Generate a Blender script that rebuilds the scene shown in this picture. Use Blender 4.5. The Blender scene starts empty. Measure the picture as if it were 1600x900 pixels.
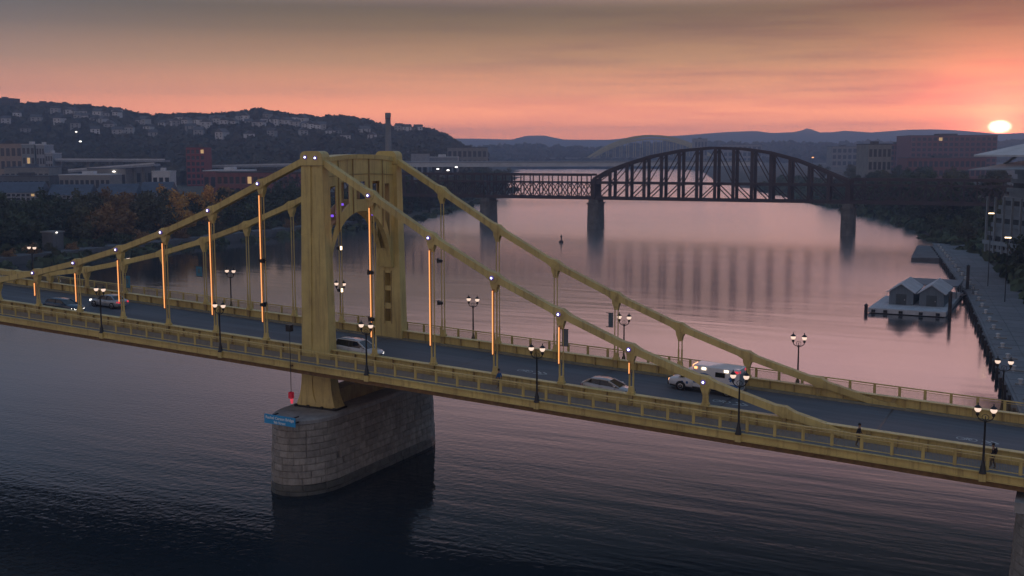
import bpy, bmesh, math, random
import numpy as np
from mathutils import Vector, Matrix, Quaternion
random.seed(7)
rng = np.random.default_rng(11)
S = bpy.context.scene
C = S.collection
RAD = math.radians
# ------------------------------------------------------------------ camera
CAMP = Vector((63.186, -83.90, 18.203)); YAW, PITCH, ROLL, FPX = 0.47195, 0.12167, -0.0022, 1744.43
_f = Vector((-math.sin(YAW)*math.cos(PITCH), math.cos(YAW)*math.cos(PITCH), -math.sin(PITCH)))
_r = Vector((math.cos(YAW), math.sin(YAW), 0)); _u = _r.cross(_f)
_r, _u = _r*math.cos(ROLL)+_u*math.sin(ROLL), _u*math.cos(ROLL)-_r*math.sin(ROLL)
cd = bpy.data.cameras.new('camera'); cam = bpy.data.objects.new('camera', cd); C.objects.link(cam)
cd.sensor_width = 36; cd.lens = 36*FPX/1600; cd.clip_start = 1; cd.clip_end = 30000
cam.matrix_world = Matrix(((_r.x, _u.x, -_f.x, CAMP.x), (_r.y, _u.y, -_f.y, CAMP.y), (_r.z, _u.z, -_f.z, CAMP.z), (0, 0, 0, 1)))
S.camera = cam
WATER = -12.7
def at_z(px, py, z):                       # ground plan: where a sight line meets the level z
    d = _f + _r*((px-800)/FPX) + _u*((450-py)/FPX)
    return CAMP + d*((z-CAMP.z)/d.z)
def at_d(px, py, D):                       # the same at the distance D
    return CAMP + (_f + _r*((px-800)/FPX) + _u*((450-py)/FPX))*D
# ------------------------------------------------------------------ sky, sun, exposure
SUN_EL, SUN_AZ = RAD(1.10), RAD(-3.64)     # azimuth from +Y towards +X
SUND = Vector((math.sin(SUN_AZ)*math.cos(SUN_EL), math.cos(SUN_AZ)*math.cos(SUN_EL), math.sin(SUN_EL)))
Wd = bpy.data.worlds.new('World'); S.world = Wd; Wd.use_nodes = True
wt = Wd.node_tree; wn = wt.nodes; wl = wt.links; wn.clear()
def WN(t, **k):
    n = wn.new(t)
    for a, v in k.items(): setattr(n, a, v)
    return n
def wmath(op, a, b=None, clamp=False):
    n = WN('ShaderNodeMath', operation=op); n.use_clamp = clamp
    for i, v in enumerate((a, b)):
        if v is None: continue
        if isinstance(v, (int, float)): n.inputs[i].default_value = v
        else: wl.new(v, n.inputs[i])
    return n.outputs[0]
def wmix(fac, a, b, mode='MIX'):
    n = WN('ShaderNodeMix', data_type='RGBA', blend_type=mode)
    for s, v in (('Factor', fac), ('A', a), ('B', b)):
        i = [x for x in n.inputs if x.name == s and (x.type == ('VALUE' if s == 'Factor' else 'RGBA'))][0]
        if isinstance(v, (int, float)): i.default_value = v
        elif isinstance(v, tuple): i.default_value = (*v, 1)
        else: wl.new(v, i)
    return [o for o in n.outputs if o.type == 'RGBA'][0]
tc = WN('ShaderNodeTexCoord'); sep = WN('ShaderNodeSeparateXYZ'); wl.new(tc.outputs['Generated'], sep.inputs[0])
el = wmath('MAXIMUM', sep.outputs['Z'], 0.0)
ramp = WN('ShaderNodeValToRGB'); wl.new(wmath('MULTIPLY', el, 2.5), ramp.inputs[0])
SKY = [(0.000, (4.3, 1.22, .44)), (0.061, (3.6, 1.08, .40)), (0.126, (1.45, .55, .25)), (0.196, (.68, .345, .16)),
       (0.266, (.275, .17, .085)), (0.309, (.155, .112, .062)), (0.370, (.20, .165, .13)), (0.47, (.21, .22, .24)), (0.70, (.21, .265, .34)), (1.0, (.22, .29, .40))]
e = ramp.color_ramp.elements
e[0].position, e[0].color = SKY[0][0], (*SKY[0][1], 1); e[1].position, e[1].color = SKY[-1][0], (*SKY[-1][1], 1)
for p, c in SKY[1:-1]:
    x = e.new(p); x.color = (*c, 1)
# away from the sun the horizon is greyer and dimmer
dotn = WN('ShaderNodeVectorMath', operation='DOT_PRODUCT'); wl.new(tc.outputs['Generated'], dotn.inputs[0]); dotn.inputs[1].default_value = SUND
dt = dotn.outputs['Value']
aw_ = WN('ShaderNodeMapRange', interpolation_type='SMOOTHSTEP'); wl.new(wmath('SUBTRACT', 1.0, dt), aw_.inputs[0]); aw_.inputs[1].default_value = .08; aw_.inputs[2].default_value = .80; 
a1 = WN('ShaderNodeMapRange', interpolation_type='SMOOTHSTEP'); wl.new(wmath('SUBTRACT', 1.0, dt), a1.inputs[0]); a1.inputs[1].default_value = .0; a1.inputs[2].default_value = .42
a2 = WN('ShaderNodeMapRange', interpolation_type='SMOOTHSTEP'); wl.new(el, a2.inputs[0]); a2.inputs[1].default_value = .10; a2.inputs[2].default_value = .20     # the red stays low, the sides turn blue above it
away = wmath('MAXIMUM', aw_.outputs[0], wmath('MULTIPLY', a1.outputs[0], a2.outputs[0]))
skyc = wmix(away, ramp.outputs[0], (.12, .20, .315))
# warm pink sky opposite the sun, added to brighten the bridge's near side
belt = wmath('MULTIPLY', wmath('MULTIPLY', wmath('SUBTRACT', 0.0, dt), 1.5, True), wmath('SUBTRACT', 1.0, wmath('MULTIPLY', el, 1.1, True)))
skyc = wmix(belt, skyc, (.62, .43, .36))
# pink sky band high over the sunset, added to brighten the river's reflection
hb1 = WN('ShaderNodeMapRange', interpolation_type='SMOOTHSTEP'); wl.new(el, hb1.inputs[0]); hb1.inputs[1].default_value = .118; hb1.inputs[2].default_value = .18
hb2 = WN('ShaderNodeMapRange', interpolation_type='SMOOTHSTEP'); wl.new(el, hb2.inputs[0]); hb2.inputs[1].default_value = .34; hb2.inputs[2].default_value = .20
pink_band = wmath('MULTIPLY', wmath('MULTIPLY', hb1.outputs[0], hb2.outputs[0]), wmath('POWER', wmath('MAXIMUM', dt, 0.0), 7.0))
skyc = wmix(1.0, skyc, wmix(pink_band, (0, 0, 0), (1.98, 1.06, .94)), 'ADD')
# streaks of thin cloud low in the west
mp = WN('ShaderNodeMapping'); mp.inputs['Scale'].default_value = (4.0, 4.0, 62.0); mp.inputs['Rotation'].default_value = (0.0, RAD(2.0), 0)
wl.new(tc.outputs['Generated'], mp.inputs[0])
nz = WN('ShaderNodeTexNoise'); nz.inputs['Scale'].default_value = 1.6; nz.inputs['Detail'].default_value = 5.0; nz.inputs['Roughness'].default_value = .55
wl.new(mp.outputs[0], nz.inputs['Vector'])
cr = WN('ShaderNodeMapRange'); wl.new(nz.outputs[0], cr.inputs[0]); cr.inputs[1].default_value = .44; cr.inputs[2].default_value = .66
cloud = wmath('MULTIPLY', cr.outputs[0], wmath('MULTIPLY', wmath('POWER', wmath('MAXIMUM', dt, 0.0), 9.0), 1.0))
skyc = wmix(cloud, skyc, wmix(1.0, skyc, (.70, .66, .84), 'MULTIPLY'))
# the glow round the sun and the disc itself
df = WN('ShaderNodeVectorMath', operation='SUBTRACT'); wl.new(tc.outputs['Generated'], df.inputs[0]); df.inputs[1].default_value = SUND
ang = wmath('ARCCOSINE', wmath('MINIMUM', dt, 1.0))
def sdist(zs):
    m_ = WN('ShaderNodeVectorMath', operation='MULTIPLY'); wl.new(df.outputs[0], m_.inputs[0]); m_.inputs[1].default_value = (1, 1, zs)
    l_ = WN('ShaderNodeVectorMath', operation='LENGTH'); wl.new(m_.outputs[0], l_.inputs[0]); return l_.outputs['Value']
glow1 = wmath('POWER', 2.718, wmath('MULTIPLY', sdist(1.25), -30.0)); glow2 = wmath('POWER', 2.718, wmath('MULTIPLY', sdist(1.6), -58.0))
skyc = wmix(1.0, skyc, wmix(glow1, (0, 0, 0), (4.2, .42, .30)), 'ADD')
skyc = wmix(1.0, skyc, wmix(glow2, (0, 0, 0), (11.0, 2.2, .8)), 'ADD')
disc = WN('ShaderNodeMapRange', interpolation_type='SMOOTHSTEP'); wl.new(sdist(1.7), disc.inputs[0])      # flattened by the thick air
disc.inputs[1].default_value = RAD(.60); disc.inputs[2].default_value = RAD(.28); disc.inputs[3].default_value = 0; disc.inputs[4].default_value = 1
skyc = wmix(1.0, skyc, wmix(disc.outputs[0], (0, 0, 0), (14, 10, 7)), 'ADD')
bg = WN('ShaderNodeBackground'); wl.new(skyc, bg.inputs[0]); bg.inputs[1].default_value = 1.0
nish = WN('ShaderNodeTexSky', sky_type='NISHITA'); nish.sun_disc = False; nish.sun_elevation = SUN_EL; nish.sun_rotation = SUN_AZ
nish.altitude = 250; nish.air_density = 1.6; nish.dust_density = 3.0
bg2 = WN('ShaderNodeBackground'); wl.new(nish.outputs[0], bg2.inputs[0]); bg2.inputs[1].default_value = 0.02
ad = WN('ShaderNodeAddShader'); wl.new(bg.outputs[0], ad.inputs[0]); wl.new(bg2.outputs[0], ad.inputs[1])
wo = WN('ShaderNodeOutputWorld'); wl.new(ad.outputs[0], wo.inputs[0])
sl = bpy.data.lights.new('sun', 'SUN'); sl.energy = 0.6; sl.angle = RAD(.55); sl.color = (1, .50, .26)
so = bpy.data.objects.new('sun', sl); C.objects.link(so); so.rotation_euler = SUND.to_track_quat('Z', 'Y').to_euler(); so.location = (40, 300, 60)
S.view_settings.view_transform = 'Standard'; S.view_settings.look = 'None'; S.view_settings.gamma = 1; S.view_settings.exposure = 0
S.view_settings.use_curve_mapping = False
S.render.engine = 'CYCLES'
S.cycles.max_bounces = 6; S.cycles.volume_bounces = 1; S.cycles.transparent_max_bounces = 12
# ------------------------------------------------------------------ materials
MATS = {}
def mat(name, col, rough=.6, var=.25, scale=2.0, metal=0.0, bump=0.0, bscale=None, col2=None, spec=.5, emit=None, estr=0.0, stretch=(1, 1, 1), detail=4.0, coat=0.0):
    m = bpy.data.materials.new(name); m.use_nodes = True; t = m.node_tree; N = t.nodes; L = t.links
    b = N['Principled BSDF']; b.inputs['Roughness'].default_value = rough; b.inputs['Metallic'].default_value = metal
    b.inputs['Specular IOR Level'].default_value = spec; b.inputs['Coat Weight'].default_value = coat
    tcn = N.new('ShaderNodeTexCoord'); mpn = N.new('ShaderNodeMapping'); mpn.inputs['Scale'].default_value = stretch
    L.new(tcn.outputs['Object'], mpn.inputs[0])
    n = N.new('ShaderNodeTexNoise'); n.inputs['Scale'].default_value = scale; n.inputs['Detail'].default_value = detail; n.inputs['Roughness'].default_value = .62
    L.new(mpn.outputs[0], n.inputs['Vector'])
    r = N.new('ShaderNodeValToRGB'); L.new(n.outputs[0], r.inputs[0])
    c2 = col2 if col2 else tuple(c*(1-var) for c in col)
    r.color_ramp.elements[0].position = .32; r.color_ramp.elements[0].color = (*c2, 1)
    r.color_ramp.elements[1].position = .68; r.color_ramp.elements[1].color = (*[min(1, c*(1+var*.4)) for c in col], 1)
    L.new(r.outputs[0], b.inputs['Base Color'])
    if bump:
        n2 = N.new('ShaderNodeTexNoise'); n2.inputs['Scale'].default_value = bscale or scale*4; n2.inputs['Detail'].default_value = 3
        L.new(mpn.outputs[0], n2.inputs['Vector'])
        bp = N.new('ShaderNodeBump'); bp.inputs['Strength'].default_value = bump; bp.inputs['Distance'].default_value = .05
        L.new(n2.outputs[0], bp.inputs['Height']); L.new(bp.outputs[0], b.inputs['Normal'])
    if emit:
        b.inputs['Emission Color'].default_value = (*emit, 1); b.inputs['Emission Strength'].default_value = estr
    MATS[name] = m
    return m
def rmat(name, col, amount=.35, **k):            # each object gets its own shade
    m = mat(name, col, **k); t = m.node_tree; N = t.nodes; L = t.links
    b = N['Principled BSDF']; src = b.inputs['Base Color'].links[0].from_socket
    oi = N.new('ShaderNodeObjectInfo'); mr = N.new('ShaderNodeMapRange'); L.new(oi.outputs['Random'], mr.inputs[0])
    mr.inputs[3].default_value = 1-amount; mr.inputs[4].default_value = 1+amount
    hs = N.new('ShaderNodeHueSaturation'); L.new(src, hs.inputs['Color']); L.new(mr.outputs[0], hs.inputs['Value'])
    L.new(hs.outputs[0], b.inputs['Base Color'])
    return m
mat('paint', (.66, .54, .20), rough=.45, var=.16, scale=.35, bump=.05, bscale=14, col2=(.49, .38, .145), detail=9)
def weather(name, streak=(.20, .115, .05), amt=.72):
    t = MATS[name].node_tree; N = t.nodes; L = t.links; b = N['Principled BSDF']; src = b.inputs['Base Color'].links[0].from_socket
    gm = N.new('ShaderNodeNewGeometry'); mp_ = N.new('ShaderNodeMapping'); mp_.inputs['Scale'].default_value = (2.6, 2.6, .16); L.new(gm.outputs['Position'], mp_.inputs[0])
    n_ = N.new('ShaderNodeTexNoise'); n_.inputs['Scale'].default_value = 1.0; n_.inputs['Detail'].default_value = 6; n_.inputs['Roughness'].default_value = .7; L.new(mp_.outputs[0], n_.inputs['Vector'])
    r_ = N.new('ShaderNodeMapRange'); L.new(n_.outputs[0], r_.inputs[0]); r_.inputs[1].default_value = .50; r_.inputs[2].default_value = .74; r_.inputs[3].default_value = 0; r_.inputs[4].default_value = amt
    mx = N.new('ShaderNodeMix'); mx.data_type = 'RGBA'; L.new(r_.outputs[0], mx.inputs[0]); L.new(src, mx.inputs[6]); mx.inputs[7].default_value = (*streak, 1); L.new(mx.outputs[2], b.inputs['Base Color'])
mat('paint_dark_shade', (.38, .29, .11), rough=.55, var=.3, scale=.9, col2=(.25, .16, .07), detail=9)  # darker copy of the bridge paint; on the stiffeners it stands for shade
weather('paint'); weather('paint_dark_shade')
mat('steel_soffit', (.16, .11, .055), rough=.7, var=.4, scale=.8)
mat('rust', (.20, .115, .045), rough=.8, var=.4, scale=2)  # on the edge stringer this brown carries underside shade
mat('asphalt', (.105, .112, .130), rough=.75, var=.34, scale=.9, bump=.15, bscale=30, stretch=(.045, 1, 1), detail=8)
mat('sidewalk', (.20, .205, .215), rough=.85, var=.2, scale=1.2, detail=8)
mat('curb', (.26, .235, .16), rough=.85, var=.3, scale=1.5, detail=8)
mat('marking', (.42, .46, .46), rough=.7, var=.4, scale=5, detail=8)
rmat('stone', (.31, .285, .255), amount=.18, rough=.88, var=.35, scale=1.6, bump=.5, bscale=6, detail=8)
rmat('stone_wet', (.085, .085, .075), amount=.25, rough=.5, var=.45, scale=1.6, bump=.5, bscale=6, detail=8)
mat('stone_core', (.20, .19, .18), rough=.9, var=.35, scale=2.5, bump=.3)
mat('stone_cap', (.34, .335, .33), rough=.85, var=.3, scale=.9, detail=8)
weather('stone', (.12, .095, .07), .75); weather('stone_cap', (.13, .13, .135), .5)
mat('iron', (.012, .012, .014), rough=.45, var=.3, scale=8)
mat('globe', (.9, .8, .7), rough=.3, var=.02, emit=(1, .72, .56), estr=.95)
mat('tube', (.9, .4, .1), rough=.4, var=.02, emit=(1, .40, .13), estr=1.35)
mat('tube_case', (.20, .05, .01), rough=.4, var=.1, emit=(1, .16, .01), estr=.06)
mat('led', (.8, .8, 1), rough=.3, var=.02, emit=(.75, .72, 1), estr=5)
mat('led_ring', (.10, .08, .22), rough=.4, var=.1, emit=(.25, .15, .9), estr=.25)
mat('violet', (.2, .1, .6), rough=.4, var=.05, emit=(.25, .10, 1), estr=.9)
mat('flood', (1, .9, .7), rough=.3, var=.02, emit=(1, .72, .42), estr=4)
mat('sign_blue', (.03, .33, .66), rough=.5, var=.1, scale=3)
mat('sign_white', (.75, .8, .82), rough=.5, var=.05)
mat('banner', (.05, .20, .30), rough=.7, var=.3, scale=4)
mat('banner_grey', (.10, .14, .17), rough=.7, var=.3, scale=4)
mat('red', (.42, .015, .035), rough=.4, var=.15, emit=(.8, .02, .06), estr=.12)
mat('redlamp', (.7, .05, .08), rough=.3, var=.02, emit=(1, .08, .13), estr=.55)
mat('white_paint', (.75, .76, .78), rough=.5, var=.1, scale=2)
mat('glass', (.012, .014, .018), rough=.06, var=.1, spec=.7)
mat('rubber', (.012, .012, .013), rough=.8, var=.2)
mat('rim', (.45, .46, .48), rough=.3, var=.1, metal=.8)
mat('car_dark', (.02, .045, .085), rough=.25, var=.05, coat=.6)
mat('car_silver', (.36, .385, .42), rough=.28, var=.05, metal=.35, coat=.6)
mat('car_white', (.52, .53, .55), rough=.25, var=.05, coat=.6)
mat('car_grey', (.42, .40, .40), rough=.28, var=.05, metal=.3, coat=.6)
mat('amb_white', (.66, .67, .70), rough=.35, var=.05, coat=.4)
mat('amb_blue', (.03, .13, .36), rough=.4, var=.05)
mat('trim', (.02, .02, .022), rough=.5, var=.1)
mat('headlight', (1, 1, 1), rough=.2, var=.01, emit=(1, .92, .82), estr=3.5)
mat('amber', (1, .5, .2), rough=.2, var=.01, emit=(1, .42, .16), estr=2.2)
mat('tail', (.5, .02, .03), rough=.3, var=.01, emit=(1, .05, .08), estr=.8)
mat('tail_off', (.30, .015, .02), rough=.3, var=.01)
mat('floodwhite', (1, .9, .8), rough=.2, var=.01, emit=(1, .80, .55), estr=3.0)
mat('skin', (.30, .17, .11), rough=.6, var=.1)
mat('hair', (.012, .01, .01), rough=.7, var=.2)
mat('shirt_blue', (.03, .14, .34), rough=.8, var=.25, scale=6)
mat('cloth_dark', (.016, .014, .020), rough=.85, var=.3, scale=6)
mat('cloth_grey', (.05, .05, .06), rough=.85, var=.3, scale=6)
mat('truss', (.058, .040, .042), rough=.8, var=.3, scale=.3)
mat('truss_pier', (.15, .145, .14), rough=.9, var=.35, scale=.5, bump=.4, bscale=1.5)
mat('concrete', (.24, .235, .225), rough=.9, var=.25, scale=.25, detail=8)
mat('concrete_dark', (.12, .125, .135), rough=.9, var=.3, scale=.35, detail=8)
mat('arch_paint', (.50, .42, .16), rough=.6, var=.15, scale=.1)
rmat('house_wall', (.50, .49, .50), amount=.5, rough=.85, var=.15, scale=.3)
rmat('house_roof', (.10, .095, .10), amount=.4, rough=.85, var=.3, scale=.5)
mat('window', (.02, .025, .035), rough=.12, var=.2)
mat('window_lit', (.8, .5, .2), rough=.3, var=.05, emit=(1, .62, .26), estr=.45)
mat('brick', (.20, .075, .06), rough=.9, var=.3, scale=.6, detail=8)
mat('brick_purple', (.22, .085, .085), rough=.9, var=.3, scale=.5, detail=8)
mat('brick_red', (.26, .045, .045), rough=.9, var=.3, scale=.5)
mat('beige', (.33, .25, .20), rough=.9, var=.2, scale=.4)
mat('roof_blue', (.075, .10, .145), rough=.75, var=.3, scale=.3, detail=7)
mat('roof_white', (.55, .56, .58), rough=.7, var=.2, scale=.2)
mat('roof_dark', (.06, .06, .065), rough=.85, var=.3, scale=.3)
mat('wall_pale', (.29, .31, .35), rough=.85, var=.2, scale=.5)
mat('stand_steel', (.22, .26, .29), rough=.6, var=.2, scale=.4)
mat('stand_dark', (.06, .075, .085), rough=.8, var=.3, scale=.3)
mat('seat_blue', (.05, .09, .13), rough=.7, var=.3, scale=2)
mat('dock', (.48, .50, .54), rough=.75, var=.25, scale=.5, detail=7)
mat('dock_dark', (.035, .04, .045), rough=.7, var=.3, scale=1)
mat('shed', (.13, .165, .20), rough=.75, var=.2, scale=1, stretch=(6, 6, .3))
mat('wood_pile', (.05, .04, .038), rough=.9, var=.4, scale=2)
mat('wharf', (.17, .185, .205), rough=.85, var=.3, scale=.16, detail=9)
mat('bark', (.055, .042, .03), rough=.95, var=.4, scale=3)
rmat('leaf_green', (.055, .075, .030), amount=.35, rough=.8, var=.55, scale=.45, detail=3)
rmat('leaf_olive', (.085, .080, .032), amount=.35, rough=.8, var=.5, scale=.45, detail=3)
rmat('leaf_orange', (.62, .32, .06), amount=.25, rough=.8, var=.55, scale=.45, detail=3)
rmat('leaf_rust', (.27, .15, .05), amount=.25, rough=.8, var=.55, scale=.45, detail=3)
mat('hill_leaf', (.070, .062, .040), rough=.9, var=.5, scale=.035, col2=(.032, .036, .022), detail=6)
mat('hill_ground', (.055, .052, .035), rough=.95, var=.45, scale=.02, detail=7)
mat('ground', (.075, .072, .052), rough=.95, var=.45, scale=.03, detail=9)
mat('far_hill', (.055, .062, .045), rough=.95, var=.4, scale=.006, detail=8)
mat('grass_bank', (.085, .085, .045), rough=.95, var=.5, scale=.4, detail=8)
# ------------------------------------------------------------------ mesh helpers
class MB:
    def __init__(s): s.v = []; s.f = []; s.sm = []
    def add(s, vs, fs, smooth=False):
        o = len(s.v); s.v += [tuple(v) for v in vs]; s.f += [tuple(o+i for i in f) for f in fs]; s.sm += [smooth]*len(fs); return s
    def hexa(s, p):       # 8 corners: bottom ring 0-3, top ring 4-7
        return s.add(p, [(3, 2, 1, 0), (4, 5, 6, 7), (0, 1, 5, 4), (1, 2, 6, 5), (2, 3, 7, 6), (3, 0, 4, 7)])
    def box(s, c, d, rz=0.0):
        hx, hy, hz = d[0]/2, d[1]/2, d[2]/2; cs, sn = math.cos(rz), math.sin(rz); p = []
        for z in (-hz, hz):
            for x, y in ((-hx, -hy), (hx, -hy), (hx, hy), (-hx, hy)):
                p.append((c[0]+x*cs-y*sn, c[1]+x*sn+y*cs, c[2]+z))
        return s.hexa(p)
    def b(s, x0, x1, y0, y1, z0, z1): return s.box(((x0+x1)/2, (y0+y1)/2, (z0+z1)/2), (x1-x0, y1-y0, z1-z0))
    def slope(s, x0, x1, y0, y1, t0, t1, g):   # a bar along X that follows the level line g(x), from t0 to t1 above it
        a, c = g(x0), g(x1)
        return s.hexa([(x0, y0, a+t0), (x1, y0, c+t0), (x1, y1, c+t0), (x0, y1, a+t0), (x0, y0, a+t1), (x1, y0, c+t1), (x1, y1, c+t1), (x0, y1, a+t1)])
    def bar(s, p0, p1, w, h, up=(0, 0, 1)):
        p0, p1 = Vector(p0), Vector(p1); d = (p1-p0).normalized(); u = Vector(up)
        if abs(d.dot(u)) > .99: u = Vector((1, 0, 0))
        r = d.cross(u).normalized(); u = r.cross(d)
        q = []
        for p in (p0, p1): q += [p-r*w/2-u*h/2, p+r*w/2-u*h/2, p+r*w/2+u*h/2, p-r*w/2+u*h/2]
        return s.hexa(q)
    def tube(s, p0, p1, r0, r1=None, n=8, caps=True, smooth=True):
        r1 = r0 if r1 is None else r1; p0, p1 = Vector(p0), Vector(p1); d = (p1-p0).normalized()
        a = d.orthogonal().normalized(); b_ = d.cross(a); vs = []
        for p, r in ((p0, r0), (p1, r1)):
            for i in range(n): t = 2*math.pi*i/n; vs.append(p+(a*math.cos(t)+b_*math.sin(t))*r)
        s.add(vs, [(i, (i+1) % n, n+(i+1) % n, n+i) for i in range(n)], smooth)
        if caps: o = vs; s.add(o[:n], [tuple(range(n-1, -1, -1))]); s.add(o[n:], [tuple(range(n))])
        return s
    def path(s, pts, r, n=6):
        for a, b_ in zip(pts, pts[1:]): s.tube(a, b_, r, n=n)
        return s
    def lathe(s, c, prof, n=12, smooth=True, axis='z'):
        vs = []
        for r, h in prof:
            for i in range(n):
                t = 2*math.pi*i/n; x, y = r*math.cos(t), r*math.sin(t)
                vs.append((c[0]+x, c[1]+y, c[2]+h) if axis == 'z' else (c[0]+x, c[1]+h, c[2]+y))
        fs = [(k*n+i, k*n+(i+1) % n, (k+1)*n+(i+1) % n, (k+1)*n+i) for k in range(len(prof)-1) for i in range(n)]
        s.add(vs, fs, smooth)
        return s.add(vs[:n], [tuple(range(n-1, -1, -1))]).add(vs[-n:], [tuple(range(n))])
    def prism(s, pts, axis, a0, a1, smooth=False):   # a 2-D outline swept along an axis
        f = {'y': lambda p, a: (p[0], a, p[1]), 'x': lambda p, a: (a, p[0], p[1]), 'z': lambda p, a: (p[0], p[1], a)}[axis]
        n = len(pts); vs = [f(p, a0) for p in pts]+[f(p, a1) for p in pts]
        s.add(vs, [(i, (i+1) % n, n+(i+1) % n, n+i) for i in range(n)], smooth)
        return s.add(vs, [tuple(range(n-1, -1, -1)), tuple(range(n, 2*n))])
    def loft(s, rings, smooth=True, cap=True):
        n = len(rings[0]); vs = [p for r in rings for p in r]
        s.add(vs, [(k*n+i, k*n+(i+1) % n, (k+1)*n+(i+1) % n, (k+1)*n+i) for k in range(len(rings)-1) for i in range(n)], smooth)
        if cap: s.add(rings[0], [tuple(range(n-1, -1, -1))]); s.add(rings[-1], [tuple(range(n))])
        return s
    def mesh(s, name):
        m = bpy.data.meshes.new(name); m.from_pydata(s.v, [], s.f); m.polygons.foreach_set('use_smooth', s.sm)
        bm = bmesh.new(); bm.from_mesh(m); bmesh.ops.recalc_face_normals(bm, faces=bm.faces); bm.to_mesh(m); bm.free()
        return m
    def build(s, name, m, parent=None, bevel=0):
        me = s.mesh(name); me.materials.append(MATS[m]); return link(name, me, parent, bevel)
def link(name, me, parent=None, bevel=0):
    o = bpy.data.objects.new(name, me); C.objects.link(o)
    if parent is not None: setp(o, parent)
    if bevel:
        bv = o.modifiers.new('bevel', 'BEVEL'); bv.width = bevel; bv.segments = 2; bv.limit_method = 'ANGLE'
    return o
def wmat_of(o):
    m = Matrix.LocRotScale(o.location, o.rotation_euler, o.scale)
    return wmat_of(o.parent) @ o.matrix_parent_inverse @ m if o.parent else m
def setp(o, p): o.parent = p; o.matrix_parent_inverse = wmat_of(p).inverted()
def tag(o, label, cat, group=None, kind=None):
    if label: o['label'] = label
    if cat: o['category'] = cat
    if group: o['group'] = group
    if kind: o['kind'] = kind
    return o
def thing(name, label, cat, loc=(0, 0, 0), group=None):
    o = bpy.data.objects.new(name, None); C.objects.link(o); o.location = loc; o.empty_display_size = .5
    return tag(o, label, cat, group)
def struct(o): o['kind'] = 'structure'; return o
def kids(o): return [x for x in C.objects if x.parent == o]
def copy_tree(o, loc, rz=0.0, label=None, scale=None, group=None):
    r = o.copy(); C.objects.link(r); r.location = loc; r.rotation_euler = (0, 0, rz)
    if scale: r.scale = (scale,)*3
    if label: r['label'] = label
    if group: r['group'] = group
    for ch in o.children:
        c = ch.copy(); C.objects.link(c); c.parent = r; c.matrix_parent_inverse = ch.matrix_parent_inverse.copy()
        for g in ch.children:
            d = g.copy(); C.objects.link(d); d.parent = c; d.matrix_parent_inverse = g.matrix_parent_inverse.copy()
    return r
def fastmesh(name, verts, quads, m, smooth=False):
    me = bpy.data.meshes.new(name); nv, nf = len(verts), len(quads); k = quads.shape[1]
    me.vertices.add(nv); me.vertices.foreach_set('co', np.asarray(verts, np.float32).ravel())
    me.loops.add(nf*k); me.loops.foreach_set('vertex_index', np.asarray(quads, np.int32).ravel())
    me.polygons.add(nf); me.polygons.foreach_set('loop_start', np.arange(0, nf*k, k, dtype=np.int32))
    me.polygons.foreach_set('use_smooth', np.full(nf, smooth)); me.update(calc_edges=True); me.materials.append(MATS[m])
    return me
# ================================================================== SETTING: river, ground, hills
def interp(t, tab): return float(np.interp(t, [a for a, _ in tab], [b for _, b in tab]))
RL = [(-600, -196), (-100, -190), (290, -190), (350, -200), (409, -222), (527, -262), (700, -330), (1000, -475), (1700, -830), (2300, -1120), (2700, -1250)]
RR = [(-600, 92), (0, 66), (75, 55.5), (120, 49.5), (173, 42), (228, 32.5), (292, 21.5), (350, 6), (420, -14), (508, -50), (700, -130), (1000, -268), (1700, -505), (2300, -800), (2700, -1250)]
def terrain(x, y):
    l, r = interp(y, RL), interp(y, RR)
    far = max(0.0, min(1.0, (math.hypot(x, y)-600)/2500))
    plain = -5.2 + 3.0*far
    if y > 2700: return plain
    if x < l: d = l-x; return -14 + (plain+14)*(d/62)**1.25 if d < 62 else plain
    if x > r: d = x-r; return -15 + (plain+15)*min(1, d/30) if d < 30 else plain
    return -17.0
xs = sorted(set([-7400, -5000, -3500, -2500, -2000, 700, 1100, 1600, 2500, 4400] + list(range(-1700, -460, 60)) + list(range(-460, -170, 10)) + list(range(-170, -60, 14)) + list(range(-60, 110, 6)) + list(range(110, 500, 60))))
ys = sorted(set([-650, -400, -200, -100] + list(range(-60, 640, 12)) + list(range(640, 2800, 45)) + [2720, 3000, 3600, 4200, 5000, 6500]))
vg = np.array([(x, y, terrain(x, y)) for y in ys for x in xs]); nx = len(xs)
qg = np.array([(j*nx+i, j*nx+i+1, (j+1)*nx+i+1, (j+1)*nx+i) for j in range(len(ys)-1) for i in range(nx-1)])
ground = struct(link('ground', fastmesh('ground', vg, qg, 'ground')))
# water: dark, glossy, real ripples in the normal
wm = bpy.data.materials.new('river'); wm.use_nodes = True; MATS['river'] = wm
t = wm.node_tree; N = t.nodes; L = t.links; B = N['Principled BSDF']
N.remove(B); gl = N.new('ShaderNodeBsdfGlossy'); gl.inputs['Color'].default_value = (1, 1, 1, 1)
dfs = N.new('ShaderNodeBsdfDiffuse'); dfs.inputs['Color'].default_value = (.016, .022, .028, 1); mxs = N.new('ShaderNodeMixShader'); L.new(dfs.outputs[0], mxs.inputs[1]); L.new(gl.outputs[0], mxs.inputs[2])
frn = N.new('ShaderNodeFresnel'); frn.inputs['IOR'].default_value = 1.36; L.new(mxs.outputs[0], N['Material Output'].inputs['Surface'])
fcv = N.new('ShaderNodeMapRange'); L.new(frn.outputs[0], fcv.inputs[0]); fcv.inputs[1].default_value = .125; fcv.inputs[2].default_value = .75; fcv.inputs[3].default_value = .012; fcv.inputs[4].default_value = 1.0; L.new(fcv.outputs[0], mxs.inputs[0])
tcn = N.new('ShaderNodeTexCoord')
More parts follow.
